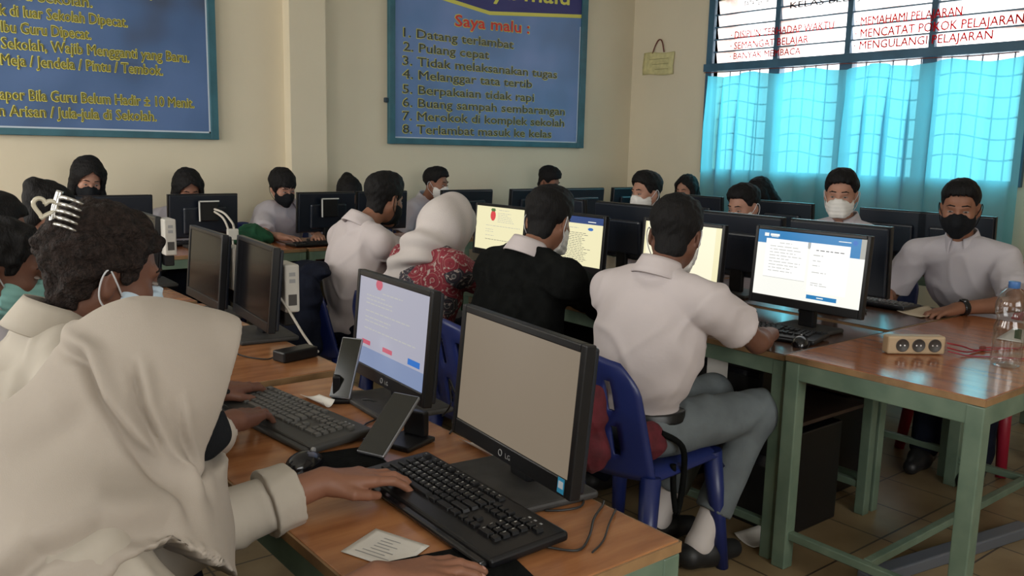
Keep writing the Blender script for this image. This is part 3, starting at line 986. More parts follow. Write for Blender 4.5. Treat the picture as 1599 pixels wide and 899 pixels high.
# ------------------------------------------------------------------ monitors
def lines(mb, rows, d=.0012):
    """rows: (x0, x1, y0, y1, material index) in screen fractions, x to the reader's right, y up"""
    pass
def monitor(label, loc, az, w=.44, h=.275, low=.055, screen='black_gloss', marks=(), grp='computer monitors', tilt=4, back='black_back', bezel='black_plastic', base=(.22, .19), logo=None, base_mat='base_dusty', sticker=False, border=.016, neck_back=.0):
    t = thing('monitor', label, 'monitor', loc, az, grp)
    T = Matrix.Translation((0, 0, low)) @ Matrix.Rotation(R(tilt), 4, 'X')
    bb = .034
    x = w / 2
    mb = MB()
    mb.box(-x, -x + border, -.012, .012, 0, h, .003, 2, T)
    mb.box(x - border, x, -.012, .012, 0, h, .003, 2, T)
    mb.box(-x + border, x - border, -.012, .012, h - border, h, .003, 2, T)
    mb.box(-x + border, x - border, -.012, .012, 0, bb, .003, 2, T)
    mb.build('bezel', bezel, t)
    mb = MB()
    mb.box(-x + .006, x - .006, -.026, -.010, .006, h - .006, .006, 2, T)
    mb.box(-x * .62, x * .62, -.050, -.024, .03, h * .72, .012, 3, T)
    for k in range(7):
        mb.box(-.09 + k * .03 - .010, -.09 + k * .03 + .010, -.0515, -.049, h * .60, h * .64, 0, 1, T)
    mb.build('back_cover', back, t)
    # picture area, facing +Y; reader's right is -X
    sx, sz0, sz1 = x - border, bb, h - border
    mb = MB()
    names = [screen]
    def q(u0, u1, v0, v1, lay, mi):
        yy = .0085 + lay * .0004
        P = [T @ Vector((sx - u * 2 * sx, yy, sz0 + v * (sz1 - sz0))) for u, v in ((u0, v0), (u1, v0), (u1, v1), (u0, v1))]
        mb.mi = mi
        mb.quad(P)
    q(0, 1, 0, 1, 0, 0)
    for i, (u0, u1, v0, v1, mn) in enumerate(marks):
        if mn not in names:
            names.append(mn)
        q(u0, u1, v0, v1, 1 + .15 * i / max(1, len(marks)) * 6, names.index(mn))
    mb.build('screen', names, t)
    # stand
    mb = MB()
    mb.box(-base[0] / 2, base[0] / 2, -base[1] * .62, base[1] * .38, 0, .016, .006, 2)
    mb.build('base', base_mat, t)
    mb = MB()
    mb.box(-.035, .035, -.052, -.022, .012, low + .07, .008, 2)
    mb.cyl((-.028, -.032, low + .004), (.028, -.032, low + .004), .011, n=12)
    mb.build('neck', bezel, t)
    if logo:
        p = T @ Vector((.0, .0125, .010))
        o = place_text('logo', 'LG', 'legend_grey', t, (p.x - .004, p.y + .0004, p.z), (-1, 0, 0), (0, 0, 1), .018, .010)
        mb = MB()
        mb.tube([T @ Vector((.016 + .0062 * math.cos(2 * PI * k / 12), .0128, .015 + .0062 * math.sin(2 * PI * k / 12))) for k in range(12)], .0009, 6, 2, closed=True)
        mb.build('logo', 'legend_grey', t)
    if sticker:
        MB().box(-x + .020, -x + .040, .0122, .0128, .006, .034, 0, 1, T).build('sticker', 'sticker_blue', t)
        MB().box(-x + .023, -x + .037, .0128, .0132, .015, .028, 0, 1, T).build('sticker', 'banner_white', t)
    return t

def para(x0, x1, ytop, n, dy, mn, th=.010, seed=1, minlen=.55):
    r_ = random.Random(seed)
    out = []
    for i in range(n):
        y = ytop - i * dy
        xx = x0
        end = x0 + (x1 - x0) * (minlen + (1 - minlen) * r_.random())
        while xx < end:
            wv = (.02 + .05 * r_.random())
            out.append((xx, min(end, xx + wv), y, y + th, mn))
            xx += wv + .012
    return out

def disc(cx, cy, rx, ry, mn, n=7):
    out = []
    for i in range(n):
        a0 = -1 + 2 * i / n; a1 = -1 + 2 * (i + 1) / n
        m_ = math.sqrt(max(0, 1 - ((a0 + a1) / 2) ** 2))
        out.append((cx - rx * m_, cx + rx * m_, cy + ry * a0, cy + ry * a1, mn))
    return out

def laz(xr, yr, xl, yl):
    """facing of a monitor whose right and left ends (seen by its reader) are given"""
    dx, dy = xl - xr, yl - yr
    return math.degrees(math.atan2(-dy, dx))

form = disc(.30, .955, .05, .06, 'scr_pink') + para(.36, .80, .86, 1, .05, 'scr_textlight', .012, 3) + para(.12, .55, .80, 3, .045, 'scr_textlight', .012, 4) + para(.12, .9, .62, 1, .05, 'scr_textlight', .012, 5) + para(.12, .6, .55, 2, .045, 'scr_textlight', .012, 5) + para(.12, .95, .42, 1, .05, 'scr_textlight', .012, 6) \
    + [(0, 1, 0, .20, 'scr_sky'), (.10, .23, .235, .285, 'scr_pink'), (.42, .56, .235, .285, 'scr_pink'), (.78, .94, .225, .290, 'scr_btn')]
berry = disc(.36, .80, .055, .12, 'scr_red', 9) + disc(.36, .93, .05, .035, 'scr_green', 3) + para(.48, .80, .93, 1, .03, 'scr_textlight', .010, 8) + para(.46, .82, .86, 6, .040, 'scr_textlight', .010, 9) + para(.22, .95, .56, 1, .05, 'scr_textlight', .010, 2) + para(.22, .45, .47, 2, .05, 'scr_textlight', .010, 7) + para(.22, .5, .33, 1, .05, 'scr_textlight', .01, 3) + para(.22, .9, .24, 1, .04, 'scr_text', .010, 11)
docs = [(0, 1, .86, 1, 'scr_navy'), (.75, .88, .90, .915, 'scr_white')] + disc(.80, .76, .045, .03, 'scr_btn', 5) + para(.30, .66, .76, 1, .05, 'scr_textlight', .012, 5) + para(.18, .82, .66, 17, .036, 'scr_text', .010, 12, .75)
docs2 = [(0, .03, 0, 1, 'scr_cream')] + para(.15, .40, .30, 3, .04, 'scr_text', .012, 4) + [(.93, 1, 0, 1, 'scr_cream')]
quiz = [(0, .955, .80, 1, 'scr_blue'), (.955, 1, .72, 1, 'scr_grey'), (.60, .955, .72, .80, 'scr_blue'), (.085, .49, .29, .875, 'scr_white_pg'), (.515, .87, .15, .875, 'scr_white_pg'), (.12, .21, .915, .95, 'scr_white'), (.13, .20, .90, .908, 'scr_white'), (.062, .105, .905, .955, 'scr_white'),
        (.76, .87, .93, .94, 'scr_white'), (.492, .512, .78, .875, 'scr_textlight'), (.085, .49, .283, .289, 'scr_textlight'), (.525, .80, .045, .105, 'scr_blue'), (.62, .68, .068, .082, 'scr_white')] + disc(.905, .935, .022, .035, 'scr_btn', 5) \
    + para(.22, .40, .815, 1, .03, 'scr_textlight', .009, 3) + para(.13, .45, .76, 9, .047, 'scr_textlight', .009, 5, .6) + para(.57, .83, .765, 1, .05, 'scr_text', .013, 4, .95) + para(.55, .64, .69, 1, .05, 'scr_textlight', .012, 6, .9) + para(.55, .64, .61, 2, .07, 'scr_textlight', .01, 7, .7) + para(.55, .75, .44, 1, .07, 'scr_textlight', .01, 8) + para(.55, .72, .28, 2, .03, 'scr_textlight', .009, 8)

GL = 'monitors of the left row'
monitor('black monitor with blank beige screen nearest the camera', (1.020, 1.275, .75), -83.6, .445, .282, .052, 'scr_beige', (), GL, logo=True, sticker=True, base=(.27, .20), tilt=5)
monitor('black monitor showing a lilac form page with pink and blue buttons', (1.092, 1.87, .75), -86, .42, .282, .052, 'scr_lilac', form, GL, logo=True, base=(.25, .20), tilt=5)
monitor('dark reflective monitor with white mini computer, nearer of two beside the white cable', (1.120, 2.84, .75), -84, .44, .282, .052, 'screen_off', (), GL, base=(.25, .20), tilt=5)
monitor('dark reflective monitor with white mini computer, farther of two in the left row', (1.108, 3.29, .75), -87, .43, .282, .052, 'screen_off', (), GL, base=(.25, .20), tilt=5)
monitor('monitor behind the girl with the hair clip, farthest of the left row', (1.12, 4.15, .75), -88, .43, .282, .052, 'screen_off', (), GL, base=(.25, .20), tilt=5)
GN = 'monitors facing the boys in the middle row'
monitor('monitor with cream page and red berry picture beside the white headscarf', (2.90, 3.765, .745), -90, .46, .29, .07, 'scr_cream', berry, GN)
monitor('monitor with navy header document beside the black sweater', (2.90, 3.165, .745), -90, .46, .29, .07, 'scr_cream', docs, GN)
monitor('bright monitor mostly hidden behind the head of the boy in white shirt', (2.90, 2.465, .745), -90, .46, .30, .075, 'scr_cream_hot', docs2, GN)
monitor('monitor with blue header quiz page left of the power strip', (2.90, 1.84, .745), -90, .49, .305, .085, 'scr_white', quiz, GN, border=.015)
GF = 'monitors seen from behind in the middle block'
for y, wv, lb in ((2.00, .47, 'dark monitor back behind the blue quiz page monitor'), (2.50, .46, 'dark monitor back right of the head of the boy with grey trousers'), (3.26, .45, 'dark monitor back left of the head of the boy with grey trousers'), (3.80, .45, 'dark monitor back behind the head of the person in black')):
    monitor(lb, (3.40, y, .75), 90, wv, .30, .085, 'scr_lilac', (), GF)
GB = 'monitors along the back wall'
for x, wv, lb in ((1.315, .44, 'monitor back below the long haired girl at the back wall'), (1.84, .435, 'monitor back with small framed black box, left of the green cloth'), (2.68, .43, 'monitor back with small framed black box, right of the girl with fringe'), (3.115, .41, 'monitor back in front of the half hidden head by the pilaster'), (3.862, .48, 'bluish monitor back in front of the boy in white mask at the back wall'), (4.52, .47, 'monitor back below the bent head under the Saya malu banner'), (5.09, .46, 'monitor back right of the bent head under the Saya malu banner'), (5.65, .44, 'monitor back nearest the corner of the room')):
    monitor(lb, (x, 5.44, .75), 0, wv, .275, .065, 'scr_lilac', (), GB)
GW = 'monitors along the window'
for y, lb in ((4.20, 'monitor back below the girl in black mask by the corner'), (3.455, 'monitor back below the dark head by the curtain'), (2.68, 'monitor back half hidden behind the white masked boy'), (2.305, 'monitor back behind the shoulder of the boy in black mask')):
    monitor(lb, (5.15, y, .75), 90, .445, .285, .06, 'scr_lilac', (), GW)

# ------------------------------------------------------------------ mini computers fixed behind the monitors
def mini_pc(label, loc, az, w=.05, d=.12, h=.16, grp='mini computers behind monitors'):
    t = thing('mini_computer', label, 'computer', loc, az, grp)
    MB().box(-w / 2, w / 2, -d / 2, d / 2, 0, h, .006, 2).build('case', 'white_plastic', t)
    MB().box(-.014, .014, -d / 2 - .0015, -d / 2 + .001, h * .15, h * .38, 0).build('port', 'cream_dark', t)
    for k in range(2):
        MB().box(-.010, .010, -d / 2 - .0015, -d / 2 + .001, h * (.62 + .14 * k), h * (.70 + .14 * k), 0).build('port', 'legend_grey', t)
    mb = MB()
    mb.box(-.02, .02, -.03, .03, -.05, 0, .004)
    mb.build('mount', 'black_plastic', t)
    return t
mini_pc('white mini computer behind the nearer dark reflective monitor', (1.185, 2.70, .862), 5)
mini_pc('white mini computer behind the farther dark reflective monitor', (1.175, 3.14, .872), 3)
mini_pc('white mini computer right of the forehead of the girl with hair clip', (1.17, 3.93, .915), 3)
def box_pc(label, loc):
    t = thing('small_box', label, 'box', loc, 0, 'framed black boxes on monitor backs')
    MB().box(-.06, .06, -.018, .018, 0, .125, .006, 2).build('case', 'black_plastic', t)
    mb = MB()
    for a in ((-.063, .063, .119, .127), (-.063, -.056, 0, .127)):
        mb.box(a[0], a[1], -.0205, -.012, a[2], a[3], .001)
    mb.build('bright_edge', 'legend_white', t)
    MB().box(-.02, .02, .015, .05, .04, .08, .003).build('bracket', 'black_plastic', t)
    return t
box_pc('small black box with pale edge on the monitor left of the green cloth', (1.845, 5.345, .925))
box_pc('small black box with pale edge on the monitor near the pilaster', (2.665, 5.345, .925))

# ------------------------------------------------------------------ keyboards
ROWS = [
    [(1, 'Esc'), (0, 1.0)] + [(1, 'F%d' % i) for i in (1, 2, 3, 4)] + [(0, .5)] + [(1, 'F%d' % i) for i in (5, 6, 7, 8)] + [(0, .5)] + [(1, 'F%d' % i) for i in (9, 10, 11, 12)],
    [(1, c) for c in '`1234567890-='] + [(2, '')] + [(0, .25), (1, ''), (1, ''), (1, '')] + [(0, .25), (1, ''), (1, '/'), (1, '*'), (1, '-')],
    [(1.5, '')] + [(1, c) for c in 'QWERTYUIOP[]'] + [(1.5, '\\')] + [(0, .25), (1, ''), (1, ''), (1, '')] + [(0, .25), (1, '7'), (1, '8'), (1, '9')],
    [(1.75, '')] + [(1, c) for c in "ASDFGHJKL;'"] + [(2.25, '')] + [(0, 3.5), (1, '4'), (1, '5'), (1, '6')],
    [(2.25, '')] + [(1, c) for c in 'ZXCVBNM,./'] + [(2.75, '')] + [(0, 1.25), (1, '')] + [(0, 1.25), (1, '1'), (1, '2'), (1, '3')],
    [(1.25, ''), (1.25, ''), (1.25, ''), (6.25, ''), (1.25, ''), (2.5, ''), (1.25, '')] + [(0, .25), (1, ''), (1, ''), (1, '')] + [(0, .25), (2, '0'), (1, '.')],
]
key_mesh = {}
def keyboard(label, loc, az, keymat='key_black', bodymat='black_plastic', legends=False, single=False, L=.455, D=.165, tilt=2.5, grp='keyboards'):
    """+Y points away from the typist; reader's right is +X"""
    t = thing('keyboard', label, 'keyboard', loc, az, grp)
    t.rotation_euler = (R(tilt), 0, -R(az))
    mb = MB()
    mb.box(-L / 2, L / 2, -D / 2, D / 2, .002, .021, .007, 3)
    mb.box(-L / 2 + .01, L / 2 - .01, -D / 2 - .012, -D / 2 + .02, .002, .015, .006, 3)
    mb.build('body', bodymat, t)
    if bodymat == 'black_plastic' and not single:
        MB().box(-L / 2 + .012, L / 2 - .012, -D / 2 - .0135, -D / 2 + .002, .006, .0158, .004, 2).build('palm_edge', 'black_gloss', t)
    U = .0188
    x00 = -11.25 * U + .0
    ky = [.062, .040, .0212, .0024, -.0164, -.0352]
    kb_all = MB() if single else None
    n = 0
    for r_, y in zip(ROWS, ky):
        x = x00
        for wd, ch in r_:
            if wd == 0:
                x += ch * U
                continue
            kw = wd * U - .0032
            kd = U - .0036
            cx = x + wd * U / 2
            x += wd * U
            if cx + kw / 2 > L / 2 - .004:
                continue
            if single:
                kb_all.box(cx - kw / 2, cx + kw / 2, y - kd / 2, y + kd / 2, .019, .0275, .0, 1, None, .88)
                continue
            n += 1
            if (wd, keymat) not in key_mesh:
                m_ = MB()
                m_.box(-kw / 2, kw / 2, -kd / 2, kd / 2, -.008, 0, .0012, 1, None, .86)
                o = m_.build('key', keymat, t)
                key_mesh[(wd, keymat)] = o.data
            else:
                o = link('key', key_mesh[(wd, keymat)], None, t)
            o.location = (cx, y, .0275)
            if legends and ch:
                place_text('legend', ch, 'legend_white', o, (-kw * .30 if len(ch) == 1 else -kw * .36, -.001, .0003), (1, 0, 0), (0, 1, 0), None, .0056 if len(ch) == 1 else .0034)
    if single:
        o = kb_all.build('key_field', keymat, t)
    mb = MB()
    for k in range(3):
        mb.box(.150 + k * .016, .156 + k * .016, .058, .062, .0208, .0214)
    mb.build('indicator', 'legend_grey', t)
    return t
keyboard('black keyboard with white letters under the hand of the cream headscarf girl', (.872, 1.250, .752), 92, 'key_black', 'black_plastic', True, L=.47)
keyboard('dusty grey black keyboard under the hands of the girl with hair clip', (.835, 1.90, .752), 84, 'key_grey', 'kb_dusty', False, L=.47)
keyboard('black keyboard in front of the blue quiz page monitor', (2.735, 1.90, .747), 78, 'key_black', 'black_plastic', False, True)
keyboard('black keyboard in front of the boy in black mask', (3.69, 2.03, .752), -90, 'key_grey', 'black_plastic', False, True)
keyboard('black keyboard before the person in the black sweater', (2.72, 2.62, .747), 90, 'key_black', 'black_plastic', False, True)
keyboard('black keyboard before the girl in the patterned blouse', (2.72, 3.25, .747), 90, 'key_black', 'black_plastic', False, True)
keyboard('black keyboard before the girl with fringe at the back wall', (2.55, 5.22, .752), 180, 'key_black', 'black_plastic', False, True)
keyboard('dark keyboard on the back wall desk left of the green cloth', (1.86, 5.62, .752), 180, 'key_black', 'black_plastic', False, True)

def mouse(label, loc, az, wire=None, grp='computer mice'):
    t = thing('mouse', label, 'mouse', loc, az, grp)
    def mf(u, v):
        a = u * 2 * PI; b_ = v * PI / 2
        x = .031 * math.cos(a) * math.cos(b_) * (1 - .12 * math.sin(a))
        y = .056 * math.sin(a) * math.cos(b_)
        z = .036 * math.sin(b_) ** .9 * (1 - .25 * math.sin(a) * math.cos(b_))
        return Vector((x, y, z))
    MB().grid(mf, 28, 10, True).build('shell', 'black_gloss', t)
    mb = MB()
    mb.cyl((-.003, .030, .0285), (.003, .030, .0285), .006, n=12)
    mb.build('wheel', 'legend_grey', t)
    if wire:
        mb = MB()
        mb.tube(wire, .0019, 6)
        mb.build('cable', 'cable_black', t)
    return t
mouse('glossy black mouse beside the cuff of the cream headscarf girl', (.735, 1.60, .7505), 60)
mouse('black mouse right of the quiz page keyboard', (2.68, 1.70, .7455), 60, [(.0, .05, .015), (.0, .10, .004), (-.03, .16, .003), (-.10, .20, .003)])

# ------------------------------------------------------------------ phones, papers, small things on the near desks
def phone(label, bottom, top, facing, w=.072, d=.010):
    """bottom/top: mid points of the lower and upper short edge"""
    b_, t_ = Vector(bottom), Vector(top)
    z = (t_ - b_).normalized()
    y = Vector(facing); y = (y - z * y.dot(z)).normalized()
    x = y.cross(z)
    t = thing('phone', label, 'phone', b_, 0, 'phones on the near desk')
    M = Matrix(((x.x, y.x, z.x, 0), (x.y, y.y, z.y, 0), (x.z, y.z, z.z, 0), (0, 0, 0, 1)))
    L = (t_ - b_).length
    MB().box(-w / 2, w / 2, -d, 0, 0, L, .004, 3, M).build('case', 'phone_edge', t)
    MB().box(-w / 2 + .0025, w / 2 - .0025, -.0008, .0006, .0035, L - .0035, .0005, 1, M).build('display', 'phone_glass', t)
    return t

# leaning phones on small stands
def phone_stand(label, loc, az):
    t = thing('phone_stand', label, 'stand', loc, az, 'phone stands')
    MB().box(-.045, .045, -.05, .05, 0, .012, .004, 2).build('foot', 'black_plastic', t)
    mb = MB()
    mb.box(-.03, .03, -.045, -.025, .012, .07, .004, 2)
    mb.build('prop', 'black_plastic', t)
    return t
def sheet(name, label, cat, corners, mt='paper', curl=.0, z=.7512, grp=None, n=10):
    c = sum((Vector((p[0], p[1], 0)) for p in corners), Vector((0, 0, 0))) / 4
    t = thing(name, label, cat, (c.x, c.y, z), 0, grp)
    P = [Vector((p[0], p[1], 0)) - Vector((c.x, c.y, 0)) for p in corners]
    def fn(u, v):
        a = P[0].lerp(P[1], u); b_ = P[3].lerp(P[2], u)
        p = a.lerp(b_, v)
        p.z = .0006 + curl * (abs(2 * u - 1) ** 2.2) * (.35 + .65 * v) + abs(curl) * .2 * v * v
        return p
    MB().grid(fn, n, n).build('paper_sheet', mt, t, solid=.0006, off=1)
    return t, P
# ------------------------------------------------------------------ people
def vec(*a):
    return np.array(a, float)
def unit(v):
    v = np.array(v, float)
    return v / max(1e-9, np.linalg.norm(v))
def az_dir(a):
    return vec(math.sin(R(a)), math.cos(R(a)), 0)

def head_frame(az, pitch, roll=0):
    f = az_dir(az); z = vec(0, 0, 1)
    l = np.cross(z, f)
    f2 = f * math.cos(R(pitch)) - z * math.sin(R(pitch))
    u2 = np.cross(f2, l)
    c, s_ = math.cos(R(roll)), math.sin(R(roll))
    l3 = l * c + u2 * s_
    u3 = np.cross(f2, l3)
    return np.stack([f2, l3, u3], 1)      # columns: forward, left, up

def add_head(F, H, M, ears=True):
    P = lambda a, b, c: H + M @ vec(a, b, c)
    F.ell(P(-.014, 0, .034), (.096, .075, .082), M, .02)
    F.ell(P(.030, 0, -.030), (.060, .061, .082), M, .03)
    for s_ in (1, -1):
        F.cone(P(-.004, s_ * .050, -.045), P(.058, s_ * .014, -.104), .022, .017, .025)
        F.ell(P(.058, s_ * .040, -.022), (.026, .022, .022), M, .02)
    F.cone(P(.060, .010, -.106), P(.060, -.010, -.106), .018, .018, .02)
    F.cone(P(.078, .036, .026), P(.086, .008, .022), .011, .010, .012)
    F.cone(P(.078, -.036, .026), P(.086, -.008, .022), .011, .010, .012)
    F.cone(P(.088, 0, .012), P(.107, 0, -.030), .007, .0115, .010)
    for s_ in (1, -1):
        F.ell(P(.098, s_ * .012, -.034), (.011, .009, .008), M, .006)
        F.ell(P(.098, s_ * .030, .004), (.016, .015, .010), M, .008, sub=True)
    F.cone(P(.086, .018, -.064), P(.086, -.018, -.064), .008, .008, .006)
    F.cone(P(.083, .014, -.075), P(.083, -.014, -.075), .009, .009, .006)
    if ears:
        for s_ in (1, -1):
            F.ell(P(-.010, s_ * .079, -.012), (.017, .009, .031), M, .008)
            F.ell(P(-.004, s_ * .088, -.008), (.009, .006, .016), M, .005, sub=True)

def add_hand(F, W, d, thumb, up=(0, 0, 1), s=1.0, curl=(10, -22, -52, -72), spread=1.0, k=.003, thumb_in=0.0):
    """five fingers from wrist W along d; thumb=+1 on the left of d, -1 on the right"""
    x = unit(d)
    u = np.array(up, float); u = unit(u - (u @ x) * x)
    y = np.cross(u, x)
    P = lambda a, b, c: W + s * (a * x + b * thumb * y + c * u)
    tips = []
    kn = [(.086, .028), (.090, .009), (.086, -.010), (.078, -.027)]
    for kx, ky in kn:
        F.cone(P(.004, ky * .55, .0), P(kx, ky, .002), .0150 * s, .0105 * s, .014 * s)
    F.cone(P(.02, .012, -.010), P(.06, .024, -.012), .013 * s, .011 * s, .012 * s)
    F.cone(P(.02, -.014, -.010), P(.065, -.020, -.010), .013 * s, .010 * s, .012 * s)
    ln = [(.040, .025, .020), (.045, .028, .021), (.041, .026, .020), (.032, .020, .017)]
    for i, ((kx, ky), L) in enumerate(zip(kn, ln)):
        cur = np.array((kx, ky, .002))
        sp = spread * (ky * 2.4 - .002)
        extra = (0, 4, 2, -6)[i]
        for j in range(3):
            a = R(curl[0] + extra if j == 0 else 0) + R(curl[j + 1])
            dr = np.array((math.cos(a), sp, math.sin(a)))
            dr /= np.linalg.norm(dr)
            nx = cur + dr * L[j]
            r0 = (.0098, .0088, .0078)[j] * (.92 if i == 3 else 1)
            F.cone(P(*cur), P(*nx), r0 * s, (r0 - .0011) * s, k if j else .008 * s)
            cur = nx
        tips.append((P(*cur), unit(dr[0] * x + dr[1] * thumb * y + dr[2] * u)))
    t = [np.array(p) for p in ((.016, .020, -.008), (.044, .042, -.014), (.074, .050 - thumb_in, -.020), (.098, .047 - thumb_in * 1.6, -.026))]
    for j, r0 in enumerate((.0145, .0112, .0100)):
        F.cone(P(*t[j]), P(*t[j + 1]), r0 * s, (.0112, .0100, .0082)[j] * s, .010 * s if j < 1 else k)
    tips.append((P(*t[3]), unit((t[3] - t[2])[0] * x + (t[3] - t[2])[1] * thumb * y + (t[3] - t[2])[2] * u)))
    return tips, u

def solve_elbow(S, W, L1, L2, pole):
    d = W - S
    D = np.linalg.norm(d)
    sc = max(1.0, D / (L1 + L2) * 1.01)
    L1 *= sc; L2 *= sc
    if D < abs(L1 - L2) * 1.05:
        D = abs(L1 - L2) * 1.05
    a = (L1 * L1 - L2 * L2 + D * D) / (2 * D)
    h = math.sqrt(max(0, L1 * L1 - a * a))
    x = unit(d)
    p = np.array(pole, float); p = unit(p - (p @ x) * x)
    return S + x * a + p * h

def hair_cap(F, H, M, kind, vol=0.0, front=0.0):
    P = lambda a, b, c: H + M @ vec(a, b, c)
    v = vol
    jit = lambda ly: .004 * np.sin(ly * 310.) + .003 * np.sin(ly * 520. + 1.)
    F.ell(P(-.014, 0, .038), (.1055 + v, .0835 + v, .0925 + v), M, .015)
    if kind in ('short', 'curly', 'bun'):
        F.ell(P(-.052, 0, -.050), (.044, .060, .062), M, .03)
    if kind in ('short', 'fade'):
        F.ell(P(.022, 0, .088), (.066, .066, .046 + v), M, .03)
    xs = [-.13, -.08, -.045, -.01, .012, .018, .036, .046, .062, .085, .13]
    if kind in ('short', 'curly', 'bun'):
        zs = [-.110, -.105, -.080, .016, .020, -.005, .004, .040, .066 + front, .076 + front, .085 + front]
    elif kind == 'fade':
        zs = [-.080, -.075, -.045, .022, .026, .010, .018, .044, .068 + front, .078 + front, .085 + front]
    elif kind == 'bangs':
        zs = [-.09, -.09, -.07, .0, -.01, -.03, -.02, .016, .034, .042, .046]
    else:
        zs = [-.22, -.22, -.20, -.16, -.14, -.12, -.05, .036, .062 + front, .074 + front, .08 + front]
    if kind == 'long':
        F.ell(P(-.050, 0, -.075), (.062, .094, .165), M, .03)
        for s_ in (1, -1):
            F.cone(P(.015, s_ * .070, .040), P(.028, s_ * .086, -.09), .028, .024, .03)
            F.cone(P(.028, s_ * .086, -.09), P(.015, s_ * .082, -.25), .024, .018, .03)
    elif kind == 'bangs':
        for s_ in (1, -1):
            F.cone(P(.03, s_ * .066, .03), P(.038, s_ * .073, -.05), .011, .004, .02)
        F.cone(P(.085, .03, .055), P(.097, .01, .030), .018, .010, .02)
        F.cone(P(.085, -.03, .055), P(.095, -.034, .028), .018, .010, .02)
    elif kind == 'bun':
        F.ell(P(-.095, 0, .078), (.045, .046, .042), M, .015)
    iM = M.T
    def cut(X, Y, Z, G):
        dx, dy, dz = X - H[0], Y - H[1], Z - H[2]
        lx = dx * iM[0, 0] + dy * iM[0, 1] + dz * iM[0, 2]
        ly = dx * iM[1, 0] + dy * iM[1, 1] + dz * iM[1, 2]
        lz = dx * iM[2, 0] + dy * iM[2, 1] + dz * iM[2, 2]
        hl = np.interp(lx, xs, zs) + 0.10 * np.maximum(0, np.abs(ly) - .05) * (lx > .04) + jit(ly) * (lx > .04)
        if kind in ('short', 'fade'):
            G = G + .0085 * np.clip((.060 - lz) / .08, 0, 1) * (lx < .05)
        if kind == 'long':
            hl = np.where((lx > .035) & (np.abs(ly) < .062), .090 - .75 * np.abs(ly) - .9 * np.maximum(0, np.abs(ly) - .045), hl)
            hl = np.where(np.abs(ly) > .062, -9.0, hl)
        return np.maximum(G, (hl - lz) * .7)
    F.fn(cut)

def mask_part(H, M, style, parent, org, matname, h, loops=True, wrap='ear'):
    P = lambda a, b, c: H + M @ vec(a, b, c)
    F = SDF(h, .02)
    if style == 'black':
        F.ell(P(.034, 0, -.052), (.074, .072, .072), M)
        F.cone(P(.088, 0, -.004), P(.112, 0, -.045), .012, .018, .03)
        F.cone(P(.106, 0, -.045), P(.082, 0, -.105), .016, .022, .03)
    else:
        F.ell(P(.034, 0, -.050), (.072, .071, .076), M)
        F.cone(P(.088, .010, -.006), P(.100, .024, -.085), .015, .020, .03)
        F.cone(P(.088, -.010, -.006), P(.100, -.024, -.085), .015, .020, .03)
    iM = M.T
    def cut(X, Y, Z, G):
        dx, dy, dz = X - H[0], Y - H[1], Z - H[2]
        lx = dx * iM[0, 0] + dy * iM[0, 1] + dz * iM[0, 2]
        ly = dx * iM[1, 0] + dy * iM[1, 1] + dz * iM[1, 2]
        lz = dx * iM[2, 0] + dy * iM[2, 1] + dz * iM[2, 2]
        top = -.010 + .006 * (np.abs(ly) < .02) - .12 * np.maximum(0, np.abs(ly) - .02)
        G = np.maximum(G, (lz - top) * .8)
        G = np.maximum(G, (-.122 - lz))
        G = np.maximum(G, (.018 + .10 * np.maximum(0, -.06 - lz) - lx) * .8)
        if style != 'black':
            G = G + .0012 * np.sin(lz * 330.)
        return G
    F.fn(cut)
    o = sdf_obj('face_mask', F.mesh(), matname, parent, org)
    if loops:
        for s_ in (1, -1):
            mb = MB()
            pts = [P(.022, s_ * .069, -.030), P(.004, s_ * .081, -.006), P(-.016, s_ * .086, .016), P(-.026, s_ * .090, -.004), P(-.020, s_ * .084, -.040), P(.006, s_ * .076, -.066), P(.028, s_ * .062, -.088)]
            mb.tube([Vector(p - np.array(org)) for p in pts], .0018, 6)
            mb.build('ear_loop', 'elastic' if style != 'black' else 'mask_black', o)
    return o

def collar_part(N, up, fwd, matname, parent, org, r=.064, hgt=.040):
    """shirt collar: a folded band round the neck, open at the front"""
    up = unit(up); fwd = unit(fwd - (fwd @ up) * up); lf = np.cross(up, fwd)
    prof = [(0.94, -.012), (.92, .016), (.96, hgt), (1.02, hgt + .002), (1.14, hgt * .45), (1.32, -.018), (1.27, -.020), (1.10, hgt * .30)]
    mb = MB()
    def fn(u, v):
        a = (u - .5) * 2 * R(158) + PI
        i = v * (len(prof) - 1)
        j = min(int(i), len(prof) - 2)
        t = i - j
        pr = prof[j][0] * (1 - t) + prof[j + 1][0] * t
        pz = prof[j][1] * (1 - t) + prof[j + 1][1] * t
        fr = max(0, math.cos(a))
        tip = max(0, abs(u - .5) * 2 - .80) / .20
        if v > .55:
            pz -= .042 * tip * (v - .55) / .45
            pr += .05 * tip
        p = N + (fwd * math.cos(a) * 1.10 + lf * math.sin(a)) * r * pr + up * (pz - .022 * fr)
        return Vector(p - np.array(org))
    mb.grid(fn, 36, 14)
    return mb.build('collar', matname, parent, solid=.0025)

